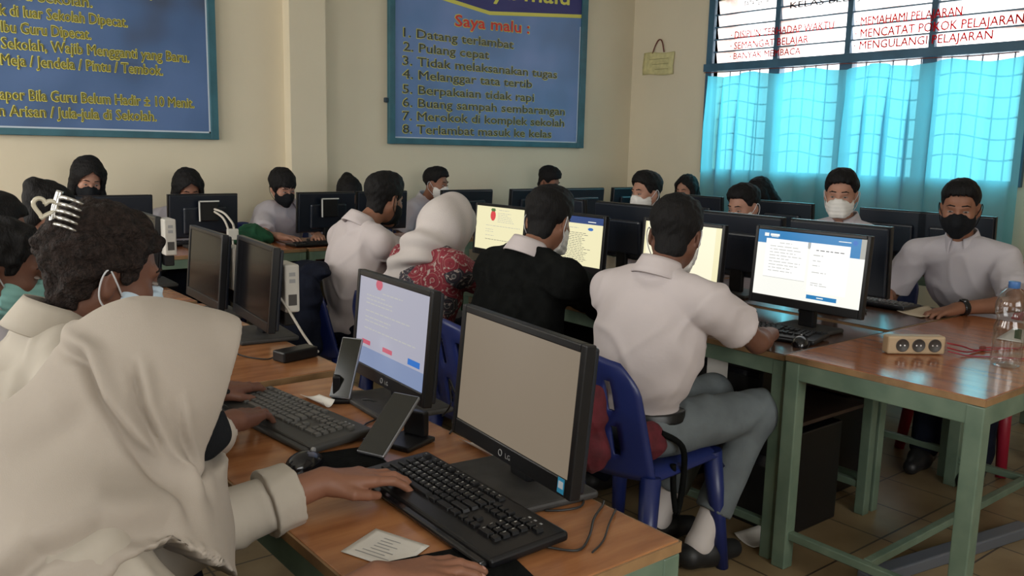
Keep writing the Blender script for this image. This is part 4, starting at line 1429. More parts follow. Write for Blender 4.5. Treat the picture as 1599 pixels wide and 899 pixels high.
def build_person(label, H, az, pitch, roll, hip, body_az, hands=(), skin='skin', hair='short', hair_mat='hair_black', hair_vol=0.0, hair_front=0.0,
                 shirt='white_shirt', sleeve='short', lower='grey_trousers', mask=None, mask_mat=None, group=None, h=.007, hh=.005,
                 collar=True, seat=.44, belt=False, eyes=True, shoulder_w=.175, feet=True, knee_fwd=.42, hunch=.06, shoulder_z=.205, skirt=False,
                 headscarf=None, socks=False, wr=.004, seed=1, shoulder_off=(0, 0), knee_az=None, sweater_collar=None, hand_h=None, bulk=1.0, foot_back=0.0, sl=.78):
    H = np.array(H, float)
    M = head_frame(az, pitch, roll)
    f = az_dir(body_az); z = vec(0, 0, 1); l = np.cross(z, f)
    hipc = vec(hip[0], hip[1], seat + .095)
    org = (hip[0], hip[1], 0.0)
    root = thing('person', label, 'person', org, 0, group)
    Sc = H - f * hunch - z * shoulder_z + f * shoulder_off[0] + l * shoulder_off[1]
    neck0 = H + M @ vec(-.022, 0, -.055)
    neck1 = Sc + z * .045 - f * .012
    sh = [Sc + l * shoulder_w * s_ for s_ in (1, -1)]
    tor_up = unit(Sc - hipc)
    TM = np.stack([np.cross(l, tor_up), l, tor_up], 1)
    TM[:, 0] = unit(TM[:, 0])
    mid = (hipc + Sc) / 2 - f * .035
    # arms
    arms = []
    for i, s_ in enumerate((1, -1)):
        hd = hands[i] if i < len(hands) and hands[i] is not None else None
        if hd is None:
            W = hipc + f * .30 + l * s_ * .10 + z * .10
            d = unit(f - l * s_ * .5)
            hd = dict(w=W, d=d)
        W = np.array(hd['w'], float)
        pole = hd.get('pole', -z * 1.0 - f * .4 + l * s_ * .55)
        E_ = np.array(hd['elbow'], float) if 'elbow' in hd else solve_elbow(sh[i], W, .275, .245, pole)
        arms.append((E_, W, hd))
    # body: one continuous surface
    F = SDF(h, .02)
    add_head(F, H, M, headscarf is None)
    F.cone(neck0, neck1, .050, .054, .03)
    F.cone(neck1, neck1 - z * .05, .054, .06, .03)
    F.ell(Sc - tor_up * .13, (.075, .135, .13), TM, .05)
    F.ell(mid, (.085, .13, .16), TM, .05)
    F.ell(hipc, (.10, .145, .10), TM, .05)
    fine = []
    nails = []
    for (E_, W, hd), S_, s_ in zip(arms, sh, (1, -1)):
        F.cone(S_, E_, .042, .036, .03)
        G = F
        if hand_h:
            G = SDF(hand_h, .02)
            G.cone(S_ + (E_ - S_) * .5, E_, .038, .036, .03)
        mid_f = E_ * .65 + W * .35
        G.cone(E_, mid_f, .034, .036, .012)
        G.cone(mid_f, W, .036, .0265, .012)
        tips, uu = add_hand(G, W, hd['d'], -s_, hd.get('up', (0, 0, 1)), hd.get('s', 1.0), hd.get('curl', (10, -22, -52, -72)), hd.get('spread', 1.0), thumb_in=hd.get('tin', 0.0))
        if hand_h:
            fine.append(G.mesh(smooth=1))
            nails.append(tips)
    kf = az_dir(body_az if knee_az is None else knee_az); kl = np.cross(z, kf)
    legs = []
    for s_ in (1, -1):
        hj = hipc + kl * s_ * .085 - z * .01
        kn = hipc + kf * knee_fwd + kl * s_ * .11 - z * .005
        an = vec(kn[0], kn[1], .085) + kf * (.03 - foot_back)
        legs.append((hj, kn, an))
        F.cone(hj, kn, .055, .042, .03)
        F.cone(kn, an, .040, .032, .02)
        F.cone(an, an + kf * .10 - z * .045, .036, .030, .02)
    parts = [F.mesh()] + fine
    sdf_obj('body', parts, skin, root, org)
    # nails on hands seen close
    for tips in nails:
        G = SDF(.0013, .001)
        for p, d in tips:
            G.ell(p - d * .003 + vec(0, 0, .0052), (.0068, .0048, .0032), np.stack([d, unit(np.cross(vec(0, 0, 1), d)), unit(np.cross(d, np.cross(vec(0, 0, 1), d)))], 1))
        sdf_obj('fingernail', G.mesh(), 'nail', root, org)
    # shirt
    if shirt:
        F = SDF(h, .045)
        b_ = bulk
        F.ell(Sc - tor_up * .115 - f * .004, (.122 * b_, .178 * b_, .17), TM)
        F.ell(mid, (.118 * b_, .165 * b_, .185), TM)
        F.ell(hipc + z * .015, (.132 * b_, .172 * b_, .10), TM)
        F.cone(sh[0] + z * .0, sh[1] + z * .0, .062, .062, .05)
        F.cone(neck1 + z * .012, sh[0] + z * .008, .058, .052, .03)
        F.cone(neck1 + z * .012, sh[1] + z * .008, .058, .052, .03)
        for (E_, W, hd), S_, s_ in zip(arms, sh, (1, -1)):
            if sleeve == 'short':
                q = S_ + (E_ - S_) * sl
                F.cone(S_ - z * .012, q, .068 * b_, .074 * b_, .012, cut=True)
            else:
                q = E_ + (W - E_) * hd.get('cuff', .80)
                F.cone(S_ - z * .012, E_, .066 * max(b_, 1), .060 * max(b_, 1), .03)
                F.cone(E_, q, .061 * max(b_, 1), .050 * max(b_, 1), .02, cut=True)
        F.cone(neck1 + z * .11, neck1 + z * .055, .044, .046, .015, sub=True)
        hem = seat + (.140 if belt else .055)
        F.fn(lambda X, Y, Z, G: np.maximum(G, hem - Z))
        o = sdf_obj('shirt', F.mesh(wrinkle(seed, wr), 1), shirt, root, org)
        if collar:
            collar_part(neck1 + z * .030 + f * .004, unit(neck0 - neck1) * .6 + z * .4 , f, sweater_collar or shirt, root, org)
    # trousers or skirt
    F = SDF(max(h, .008), .04)
    F.ell(hipc - z * .002, (.135, .172, .115), TM)
    for hj, kn, an in legs:
        if skirt:
            F.cone(hj, kn, .098, .085, .08)
            F.cone(kn, an + z * .06, .085, .105, .06)
        else:
            F.cone(hj, kn, .095, .074, .03)
            F.cone(kn, an + (kn - an) * (.24 if socks else .04), .072, .064, .03, cut=socks)
    top = seat + .135
    F.fn(lambda X, Y, Z, G: np.maximum(G, Z - top - .8 * np.maximum(0, (X - hipc[0]) * kf[0] + (Y - hipc[1]) * kf[1] - .06)))
    sdf_obj('skirt' if skirt else 'trousers', F.mesh(wrinkle(seed + 3, wr * .9, 30)), lower, root, org)
    if belt:
        F = SDF(.005, .02)
        F.ell(hipc, (.146, .184, .20), TM)
        F.fn(lambda X, Y, Z, G: np.maximum(G, np.abs(Z - (seat + .135)) - .018))
        sdf_obj('belt', F.mesh(), 'black_plastic', root, org)
    if feet:
        for hj, kn, an in legs:
            if socks:
                F = SDF(.006, .02)
                F.cone(an + (kn - an) * .45, an, .047, .042)
                F.cone(an, an + kf * .05 - z * .03, .042, .036)
                sdf_obj('sock', F.mesh(), 'sock_white', root, org)
            F = SDF(.007, .03)
            c = vec(an[0], an[1], 0)
            F.cone(c + kf * -.035 + z * .05, c + kf * .05 + z * .048, .046, .048)
            F.cone(c + kf * .05 + z * .046, c + kf * .165 + z * .034, .046, .034)
            F.fn(lambda X, Y, Z, G: np.maximum(G, .004 - Z))
            sdf_obj('shoe', F.mesh(), 'shoe_black', root, org)
    # face
    if eyes:
        for s_ in (1, -1):
            F = SDF(.0022, .004)
            c = H + M @ vec(.0835, s_ * .031, .004)
            F.ell(c - M[:, 2] * .001, (.0095, .0130, .0038), M)
            e = sdf_obj('eye', F.mesh(smooth=0), 'eye_white', root, org)
            F = SDF(.0018, .002)
            F.ell(H + M @ vec(.0900, s_ * .031, .0028), (.0045, .0062, .0036), M)
            sdf_obj('iris', F.mesh(smooth=0), 'eye_dark', e, org)
            F = SDF(.0022, .004)
            F.cone(H + M @ vec(.0935, s_ * .015, .0295), H + M @ vec(.0895, s_ * .034, .0325), .0030, .0030)
            F.cone(H + M @ vec(.0895, s_ * .034, .0325), H + M @ vec(.079, s_ * .049, .0260), .0030, .0018)
            sdf_obj('eyebrow', F.mesh(smooth=0), hair_mat, root, org)
    if mask:
        mask_part(H, M, mask, root, org, mask_mat, hh, loops=headscarf is None)
    if hair:
        F = SDF(hh, .02)
        hair_cap(F, H, M, hair, hair_vol, hair_front)
        amp = .0075 if hair == 'curly' else .0025
        sdf_obj('hair', F.mesh(frizz(seed, amp)), hair_mat, root, org)
    return root, dict(H=H, M=M, Sc=Sc, sh=sh, neck1=neck1, f=f, l=l, hipc=hipc, arms=arms, org=org, TM=TM, mid=mid)

def hand(w, d, **k):
    e = dict(w=np.array(w, float), d=unit(d))
    e.update(k)
    return e
# ------------------------------------------------------------------ small things on the near desks
phone('phone standing upright against a stand between the keyboards', (1.000, 1.965, .766), (1.062, 2.005, .912), (-.8, -.55, .35), .060)
phone('phone leaning back above the hand of the cream headscarf girl', (.868, 1.567, .762), (.995, 1.622, .862), (-.55, -.25, .85), .072)
phone_stand('black stand holding the upright phone', (1.045, 1.985, .7505), 120)
ps = phone_stand('black stand under the leaning phone', (.985, 1.605, .7505), 250)
sheet('paper_slip', 'curled white slip beside the dusty keyboard', 'paper', [(.944, 2.077), (.986, 2.049), (.978, 1.943), (.941, 1.935)], 'paper', .016)
sheet('paper_slip', 'curled white slip at the foot of the blank beige monitor', 'paper', [(1.088, 1.545), (1.121, 1.507), (1.109, 1.42), (1.077, 1.42)], 'paper', .020, z=.7512)
cd, P = sheet('exam_card', 'white printed card lying below the black keyboard', 'card', [(.661, 1.105), (.619, 1.215), (.709, 1.257), (.749, 1.146)], 'paper', .0)
ux = Vector((.749 - .661, 1.146 - 1.105, 0)); 
o_ = Vector((.619, 1.215, 0)); ea = Vector((.709 - .619, 1.257 - 1.215, 0)); eb = Vector((.661 - .619, 1.105 - 1.215, 0))
# printed lines run along the long side of the card
mb = MB()
c0 = Vector((cd.location.x, cd.location.y, 0))
for i, (a0, a1) in enumerate(((.15, .75), (.22, .62), (.30, .70), (.30, .58), (.30, .66), (.30, .52), (.30, .6))):
    u = .16 + i * .10
    pts = [o_ + eb * t + ea * uu - c0 for t, uu in ((a0, u), (a1, u), (a1, u + .025), (a0, u + .025))]
    mb.quad([(p.x, p.y, .0016) for p in pts])
mb.build('printed_line', 'legend_grey', cd)
t = thing('mouse_pad', 'black mouse pad under the near right hand', 'mouse pad', (.735, 1.02, .7505), 12)
MB().box(-.11, .10, -.10, .10, 0, .003, .001).build('pad', 'black_cloth', t)
t = thing('mouse_pad', 'dark mouse pad beneath the leaning phone', 'mouse pad', (.83, 1.60, .7505), 10)
MB().box(-.10, .07, -.07, .05, 0, .0025, .001).build('pad', 'black_cloth', t)
def cable(label, pts, r=.0022, m='cable_black', grp='cables'):
    c = Vector(pts[0])
    mb = MB()
    mb.tube([Vector(p) - c for p in pts], r, 7, 6)
    o = mb.build('cable', m)
    o.location = c
    return tag(o, label, 'cable', grp)
cable('black cable curling from the foot of the blank beige monitor', [(1.00, 1.14, .753), (1.03, 1.12, .7535), (1.07, 1.115, .7535), (1.10, 1.15, .7535), (1.105, 1.22, .7535)])
cable('black cable from the end of the near keyboard to the desk edge', [(.90, 1.02, .757), (.94, .985, .7535), (.99, 1.01, .7535), (1.05, 1.06, .7535), (1.10, 1.09, .7535), (1.135, 1.12, .735), (1.15, 1.13, .60)])
cable('thin cable bending over the front edge of the nearest desk', [(.955, .965, .7535), (1.0, .985, .7535), (1.06, 1.03, .7535), (1.105, 1.06, .7535), (1.135, 1.09, .72), (1.15, 1.10, .55)], .0018)
cable('tangled black cable behind the lilac form monitor', [(1.16, 1.72, .7535), (1.15, 1.67, .80), (1.165, 1.70, .85), (1.155, 1.66, .83), (1.17, 1.63, .79), (1.15, 1.66, .76), (1.14, 1.64, .7535), (1.10, 1.60, .7535)], .0022)
cable('black cable running from the upright phone to the lilac form monitor', [(1.03, 1.94, .7535), (1.05, 1.90, .77), (1.08, 1.85, .7535), (1.03, 1.80, .7535), (.97, 1.77, .7535), (.93, 1.72, .7535)])
cable('thick white cable sloping down from the nearer white mini computer', [(1.15, 2.67, .91), (1.165, 2.62, .86), (1.185, 2.575, .80), (1.205, 2.54, .7565), (1.20, 2.50, .7555)], .0045, 'cable_white')
cable('pale cable curving from the boxed monitor to the white adapter, upper strand', [(1.875, 5.335, 1.0), (1.909, 5.25, .978), (1.921, 5.15, .926), (1.895, 5.06, .905)], .007, 'cable_white')
cable('pale cable curving from the boxed monitor and hanging past the desk edge', [(1.875, 5.335, .985), (1.900, 5.25, .950), (1.893, 5.15, .892), (1.868, 5.07, .84), (1.855, 5.055, .76), (1.829, 5.05, .66), (1.81, 5.05, .40), (1.80, 5.06, .004)], .007, 'cable_white')
cable('black cable on the desk in front of the dark reflective monitor', [(1.00, 2.76, .7535), (.98, 2.60, .7535), (1.03, 2.50, .7535), (1.09, 2.55, .7535), (1.14, 2.53, .7535)])
t = thing('power_adapter', 'white adapter block on the pale cables of the boxed monitor', 'adapter', (1.885, 5.055, .835), 10)
MB().box(-.032, .032, -.022, .022, 0, .065, .005, 2).build('block', 'white_plastic', t)
mb = MB(); mb.tube([(0, 0, 0.002), (.0, -.004, -.06), (-.005, -.008, -.20), (-.01, -.004, -.831)], .006, 7); mb.build('cord', 'cable_white', t)
t = thing('power_adapter', 'black power brick at the end of the second desk', 'adapter', (1.11, 2.47, .7505), 78)
MB().box(-.030, .030, -.065, .065, 0, .034, .005, 2).build('block', 'black_plastic', t)
# right table: power strip, bottle, wires, papers
t = thing('power_strip', 'cream three socket power strip on the tall green table', 'power strip', (2.865, 1.385, .7565), 126)
MB().box(-.022, .022, -.100, .100, 0, .062, .007, 3).build('housing', 'cream_plastic', t)
for k in (-1, 0, 1):
    mb = MB()
    yc = k * .056 + .006
    mb.lathe([(.0225, -.004), (.0225, .0025), (.0205, .0025), (.0195, .0012), (.0001, .0012)], 28)
    mtx = Matrix.Translation((.0215, yc, .031)) @ Matrix.Rotation(R(90), 4, 'Y')
    bmesh.ops.transform(mb.bm, matrix=mtx, verts=mb.bm.verts)
    o = mb.build('socket', 'cream_dark', t)
    mb = MB()
    for q in (-1, 1):
        mb.cyl((.018, yc + q * .0075, .031), (.0232, yc + q * .0075, .031), .0028, n=8)
    mb.build('contact', 'silver', o)
cable('red wire from the power strip to the bottle, upper strand', [(2.924, 1.300, .80), (2.99, 1.28, .785), (3.06, 1.27, .765), (3.13, 1.25, .7595), (3.22, 1.22, .7585), (3.35, 1.18, .7585)], .0026, 'cable_red')
cable('red wire from the power strip to the bottle, middle strand', [(2.924, 1.298, .785), (3.0, 1.275, .765), (3.08, 1.268, .7585), (3.14, 1.262, .764), (3.25, 1.20, .7585)], .0026, 'cable_red')
cable('dark red wire on the tall table, lowest strand', [(2.926, 1.296, .772), (2.98, 1.25, .7585), (3.03, 1.20, .7585), (3.10, 1.12, .7585), (3.20, 1.02, .7585)], .0022, 'cable_red')
o = tag(MB().box(-.012, .012, -.008, .008, 0, .016, .004).build('wire_joint', 'cord_brown'), 'small brown tape joint on the red wires', 'tape')
o.location = (3.115, 1.264, .7565)
bt = thing('bottle', 'clear plastic water bottle with blue cap on the tall green table', 'bottle', (2.955, 1.125, .7555), 0)
prof = [(.0005, .012), (.022, .008), (.034, .001), (.043, .004), (.046, .016), (.0455, .04), (.0440, .06), (.0460, .08), (.0445, .10), (.0460, .118), (.0450, .135), (.0385, .150), (.0385, .158), (.0455, .172), (.0475, .190), (.0470, .205), (.043, .222), (.034, .238), (.022, .250), (.0150, .256), (.0145, .272)]
mb = MB(); mb.lathe(prof, 36); mb.build('body', 'bottle_clear', bt)
mb = MB(); mb.lathe([(.0005, .2765), (.0168, .2765), (.0172, .274), (.0172, .256), (.0160, .255)], 30); mb.build('cap', 'bottle_cap', bt)
mb = MB(); mb.lathe([(.0465, .085), (.0467, .10), (.0465, .118)], 36); 
bm_ = mb.bm
bmesh.ops.delete(bm_, geom=[f for f in bm_.faces if abs(math.atan2(f.calc_center_median().y, f.calc_center_median().x) + 0.2) > .25], context='FACES')
mb.build('label_scrap', 'green_cloth', bt)
sheet('paper_slip', 'cream slip of paper before the boy in black mask', 'paper', [(3.553, 1.698), (3.606, 1.832), (3.80, 1.790), (3.71, 1.655)], 'paper_warm', .012, z=.7512)
sheet('paper_sheet', 'white sheet at the far end of the tall green table', 'paper', [(3.40, 1.12), (3.36, 1.32), (3.62, 1.36), (3.66, 1.16)], 'paper', .006, z=.7566)
sheet('paper_sheet', 'crumpled white paper on the floor by the table leg', 'paper', [(2.52, 1.72), (2.56, 1.84), (2.68, 1.79), (2.63, 1.67)], 'paper', .03, z=.002)
# computer towers under the middle desks with paper labels
def tower(label, loc, az, sx, sy, sz, lab=None):
    t = thing('computer_tower', label, 'computer', loc, az, 'computer towers under the desks')
    MB().box(-sx / 2, sx / 2, -sy / 2, sy / 2, 0, sz, .006, 2).build('case', 'black_plastic', t)
    MB().box(-sx / 2 + .015, sx / 2 - .015, -sy / 2 - .004, -sy / 2 + .002, sz * .62, sz * .74, .002).build('drive_bay', 'black_gloss', t)
    if lab:
        a, b_, c, d = lab
        MB().box(a, b_, -sy / 2 - .0052, -sy / 2 - .0042, c, d).build('paper_label', 'paper', t)
    return t
tower('black tower on the shelf under the quiz page monitor, small white label', (2.84, 2.05, .456), 90, .40, .30, .20, (-.06, .04, .06, .16))
tower('black tower on the shelf beside the tall table, large white label', (3.42, 1.86, .456), 90, .24, .34, .22, (.02, .14, -.0, .10))
tower('black tower on the floor under the quiz page monitor', (2.86, 1.86, .0), 90, .30, .34, .40, (.07, .12, .33, .39))
tower('black tower on the floor behind the knee of the boy in grey trousers', (2.88, 2.45, .0), 90, .26, .34, .42)
tower('black tower on the shelf before the person in the black sweater', (2.86, 3.2, .456), 90, .36, .30, .2)
t = thing('foot_rail', 'grey steel bar lying on the floor under the tall table', 'bar', (3.05, 1.27, .0), 100)
MB().box(-.03, .03, -.45, .45, .0, .045, .006).build('bar', 'grey_metal', t)

tower('black tower on the floor behind the far leg of the tall table', (3.36, 1.95, .0), 90, .22, .36, .42)
tower('black tower on the floor under the far side desk', (3.40, 2.30, .0), 90, .22, .36, .42)
tower('black tower on the floor beside the knee of the person in black', (2.88, 2.75, .0), 90, .24, .36, .42)
tower('black tower on the shelf under the far side desk', (3.42, 2.32, .456), 90, .30, .34, .20)

# green cloth bundle on the back desk
F = SDF(.008, .05)
F.ell((2.12, 5.52, .79), (.10, .09, .05)); F.ell((2.20, 5.55, .81), (.09, .07, .07)); F.ell((2.26, 5.50, .785), (.07, .06, .04))
F.fn(lambda X, Y, Z, G: np.maximum(G, .752 - Z))
o = sdf_obj('cloth_bundle', F.mesh(wrinkle(77, .007, 60)), 'green_cloth', None)
tag(o, 'dark green cloth bundle on the back desk beside the girl with fringe', 'cloth')

# ------------------------------------------------------------------ chairs
chair(2.06, 1.90, 82, 'blue plastic chair under the boy in grey trousers, maroon bag on it')
chair(1.98, 2.52, 88, 'blue plastic chair under the person in the black sweater')
chair(2.02, 3.14, 88, 'blue plastic chair under the girl in the patterned blouse')
chair(1.98, 3.74, 88, 'blue plastic chair with a dark jacket hung on its back')
chair(.02, 1.20, 90, 'blue plastic chair under the cream headscarf girl')
chair(.03, 1.82, 90, 'blue plastic chair under the girl with the hair clip')
chair(-.02, 2.42, 90, 'blue plastic chair under the boy in the teal mask')
chair(.05, 3.15, 90, 'blue plastic chair under the girl at the left picture edge')
c = chair(4.28, 1.74, -90, 'red plastic chair under the boy in black mask', 'red_plastic', 'red plastic chairs')
c.scale = (1.05, 1.0, 1.12)
chair(4.42, 2.45, -90, 'blue plastic chair under the boy in white mask by the curtain')
chair(4.36, 3.10, -90, 'blue plastic chair under the boy with lowered forehead')
chair(4.36, 3.80, -90, 'blue plastic chair under the boy seen in profile')
chair(1.25, 6.02, 180, 'blue plastic chair under the long haired girl')
chair(1.86, 6.02, 180, 'blue plastic chair under the girl behind the boxed monitor')
chair(2.42, 6.0, 180, 'blue plastic chair under the girl with fringe')
chair(3.05, 5.95, 180, 'blue plastic chair under the half hidden head by the pilaster')
chair(3.82, 6.02, 180, 'blue plastic chair under the boy in white mask by the wall')
chair(5.05, 6.02, 180, 'blue plastic chair under the bent head by the wall')
chair(5.88, 4.72, -90, 'blue plastic chair under the girl in black mask by the corner')
chair(5.88, 4.05, -90, 'blue plastic chair under the dark haired person by the curtain')
chair(.44, 4.22, 90, 'blue plastic chair under the person in maroon')
# red chair whose back shows at the right picture edge
c = chair(4.55, 1.22, -80, 'red plastic chair at the right picture edge', 'red_plastic', 'red plastic chairs')

def blob(name, label, cat, prims, m, seed, amp=.006, freq=45, k=.04, h=.007, grp=None):
    F = SDF(h, k)
    for p in prims:
        F.ell(*p) if len(p) == 2 else F.cone(*p)
    V, Q = F.mesh(wrinkle(seed, amp, freq))
    t = thing(name, label, cat, tuple(V.mean(0) * np.array((1, 1, 0)) + np.array((0, 0, V[:, 2].min()))), 0, grp)
    return t, V, Q
t, V, Q = blob('bag', 'maroon bag hung on the blue chair of the boy in grey trousers', 'bag', [((1.775, 1.85, .62), (.050, .085, .10)), ((1.775, 1.83, .51), (.055, .085, .07)), ((1.80, 1.84, .69), (.035, .05, .04)), ((1.94, 1.735, .525), (.075, .030, .065))], 'maroon_cloth', 31)
sdf_obj('pouch', (V, Q), 'maroon_cloth', t, tuple(t.location))
mb = MB()
mb.tube([Vector(p) - t.location for p in ((1.98, 1.72, .55), (2.05, 1.69, .50), (2.06, 1.685, .40), (2.045, 1.69, .28), (2.035, 1.70, .34), (2.03, 1.705, .44))], .010, 8)
mb.build('strap', 'black_cloth', t)
t, V, Q = blob('jacket', 'dark jacket hanging over the back of the farthest blue chair', 'jacket', [((1.69, 3.72, .74), (.075, .21, .10)), ((1.67, 3.72, .60), (.07, .20, .14)), ((1.68, 3.68, .50), (.07, .17, .10)), ((1.76, 3.72, .83), (.06, .19, .04))], 'navy_cloth', 32, .008, 30)
sdf_obj('cloth', (V, Q), 'navy_cloth', t, tuple(t.location))

# ------------------------------------------------------------------ people, left row
TYPE = (8, -12, -34, -48)
FLAT = (6, -8, -20, -28)

def headscarf_near():
    H = (.372, 1.325, 1.043)
    root, q = build_person('person in long cream headscarf and black mask typing at the nearest desk', H, 97, 24, 0, (.02, 1.20), 92,
        (hand((.672, 1.385, .806), (1, -.14, -.10), curl=(8, -10, -26, -40), spread=1.0, elbow=(.36, 1.39, .755), cuff=.80, tin=.012),
         hand((.585, 1.035, .790), (1, -.22, -.08), curl=FLAT, elbow=(.34, 1.02, .74), cuff=.6)),
        skin='skin', hair=None, shirt='white_shirt_warm', sleeve='long', lower='navy_cloth', mask='black', mask_mat='mask_black', h=.006, hh=.0035,
        hunch=.14, shoulder_z=.165, headscarf=True, collar=False, skirt=True, wr=.006, seed=4, hand_h=.0028, shoulder_off=(0, -.03), shoulder_w=.150, bulk=.84)
    Sc, org = q['Sc'], q['org']
    H = q['H']
    f = az_dir(100); z = vec(0, 0, 1); l = np.cross(z, f)
    P = lambda a, b, c: H + f * a + l * b + z * c
    KM = np.stack([f, l, z], 1)
    F = SDF(.0045, .05)
    F.ell(P(-.004, 0, .016), (.116, .098, .112), KM)
    F.cone(P(.0, 0, .042), P(.085, 0, .060), .086, .052, .05)
    F.cone(P(.05, 0, .055), P(.150, 0, .046), .060, .042, .02)
    F.cone(P(.0, 0, -.02), P(.030, 0, -.095), .097, .070, .05)
    F.cone(P(-.04, .0, .0), P(-.125, .0, -.130), .106, .138, .08)
    F.ell(P(-.165, .03, -.205), (.180, .250, .145), KM, .10)
    F.cone(P(.010, 0, -.10), P(.020, -.02, -.215), .070, .066, .03)
    F.ell(P(-.055, -.04, -.27), (.150, .235, .19), KM, .05)
    F.cone(P(-.13, -.17, -.17), P(-.04, -.20, -.33), .100, .110, .07)
    n = vec(.928, 0, -.371)
    F.cone(P(.055, 0, -.005), P(.20, 0, -.03), .066, .085, .010, sub=True)
    xs = [-.40, -.17, -.118, -.068, -.013, .052, .10, .15]
    zs = [-.46, -.35, -.300, -.262, -.250, -.300, -.345, -.38]
    def cut(X, Y, Z, G):
        dx, dy, dz = X - H[0], Y - H[1], Z - H[2]
        a = dx * f[0] + dy * f[1]
        G = np.maximum(G, np.minimum((a - .120) * n[0] + (dz - .088) * n[2], (dz + .118) * .9))
        b_ = dx * l[0] + dy * l[1]
        hz = np.interp(a, xs, zs) + .012 - .42 * b_
        return np.maximum(G, (hz - dz) * .75)
    F.fn(cut)
    lines_ = [([(-.135, .085), (-.100, .075), (-.085, .025), (-.050, -.035), (.0, -.105), (.04, -.170)], .021, .011),
              ([(-.045, .085), (-.037, .015), (-.013, -.055), (.025, -.140)], .018, .010),
              ([(-.24, -.185), (-.17, -.120), (-.10, -.105), (-.02, -.130), (.03, -.160)], .017, .015),
              ([(-.26, -.05), (-.20, -.045), (-.13, -.010), (-.10, .03)], .007, .020),
              ([(-.28, -.27), (-.18, -.225), (-.08, -.205), (.0, -.215), (.07, -.23)], .011, .016),
              ([(.010, .03), (.018, -.04), (.032, -.10), (.06, -.16)], .007, .008)]
    def folds(V, N):
        d = V - H
        a = d @ f; c = d @ z; b_ = d @ l
        out = .004 * waves(V, 12, 11, 5) * np.clip((np.linalg.norm(d, axis=1) - .12) / .10, 0, 1)
        for pl, dep, wd in lines_:
            best = np.full(len(V), 9.0); sgn = np.ones(len(V)); tt = np.zeros(len(V))
            for i in range(len(pl) - 1):
                p0 = np.array(pl[i]); p1 = np.array(pl[i + 1]); e = p1 - p0
                t = np.clip(((a - p0[0]) * e[0] + (c - p0[1]) * e[1]) / (e @ e), 0, 1)
                qx = a - p0[0] - t * e[0]; qc = c - p0[1] - t * e[1]
                dd = np.sqrt(qx * qx + qc * qc)
                m_ = dd < best
                best[m_] = dd[m_]
                sgn[m_] = np.sign(e[0] * qc - e[1] * qx)[m_]
                tt[m_] = ((i + t) / (len(pl) - 1))[m_]
            sd = best * sgn
            w = np.clip(tt * 6, 0, 1) * np.clip((1 - tt) * 5, 0, 1)
            out += w * dep * (-.75 * np.exp(-((sd + .2 * wd) / (.75 * wd)) ** 2) + .80 * np.exp(-((sd - 1.25 * wd) / (1.1 * wd)) ** 2))
        hz = np.interp(a, xs, zs) + .012 - .42 * b_
        hem = np.clip(1 - (c - hz) / .020, 0, 1)
        out += hem * (.0025 + .0018 * np.sin((a + .5 * b_) * 260 + 3 * np.sin(a * 50)))
        return V + N * out[:, None]
    sdf_obj('headscarf', F.mesh(folds, 2), 'hijab_cream', root, org)
    # turned cuff on the left sleeve
    E_, W, _ = q['arms'][0]
    d = unit(W - E_)
    qn = E_ + (W - E_) * .80
    G = SDF(.003, .008)
    G.cone(qn - d * .056, qn + d * .004, .0640, .0590, cut=True)
    G.cone(qn - d * .012, qn + d * .05, .044, .044, .004, sub=True)
    ctr = qn - d * .050
    G.fn(lambda X, Y, Z, g: np.maximum(g, -((X - ctr[0]) * d[0] + (Y - ctr[1]) * d[1] + (Z - ctr[2]) * d[2])))
    sdf_obj('cuff', G.mesh(wrinkle(9, .0016, 60)), 'white_shirt_warm', root, org)
headscarf_near()

# girl with the hair clip
root, q = build_person('person with dark curly hair, silver hair clip and pale blue mask', (.408, 1.775, 1.160), 90, 16, 0, (.03, 1.82), 90,
    (hand((.715, 2.075, .805), (.85, .35, -.12), curl=TYPE, elbow=(.46, 2.06, .82)), hand((.660, 1.800, .812), (.72, .62, -.14), curl=TYPE, elbow=(.44, 1.68, .80))),
    skin='skin_dark', hair='curly', hair_mat='hair_brown', hair_vol=.008, shirt='white_shirt_warm', sleeve='long', lower='navy_cloth', mask='surgical', mask_mat='mask_blue', h=.006, hh=.0035, hunch=.080, shoulder_z=.170, seed=6, skirt=True, wr=.005, hand_h=.0032)
H, M, org = q['H'], q['M'], q['org']
P = lambda a, b, c: Vector(H + M @ vec(a, b, c) - np.array(org))
F = SDF(.0045, .02)
F.ell(H + M @ vec(-.072, 0, .066), (.050, .058, .046), M)
o = sdf_obj('hair_bun', F.mesh(frizz(5, .005)), 'hair_brown', root, org)
mb = MB()
for k in range(5):
    c_ = .074 + k * .0125
    mb.tube([P(-.112, -.020, c_), P(-.110, -.050, c_ + .002), P(-.096, -.066, c_ + .001), P(-.082, -.066, c_ - .002)], lambda t: .0044 - .0020 * t, 8, 5)
mb.tube([P(-.114, -.020, .136), P(-.116, -.022, .10), P(-.112, -.020, .066)], .0065, 8)
clip = mb.build('hair_clip', 'silver', root)
mb = MB()
hp = []
for k in range(24):
    t_ = 2 * PI * k / 24
    hx = 16 * math.sin(t_) ** 3; hy = 13 * math.cos(t_) - 5 * math.cos(2 * t_) - 2 * math.cos(3 * t_) - math.cos(4 * t_)
    hp.append(P(-.133 + hx * .0012, -.024, .100 + hy * .0012))
mb.tube(hp, .0042, 8, 3, closed=True)
mb.build('heart_loop', 'clear_plastic', clip)

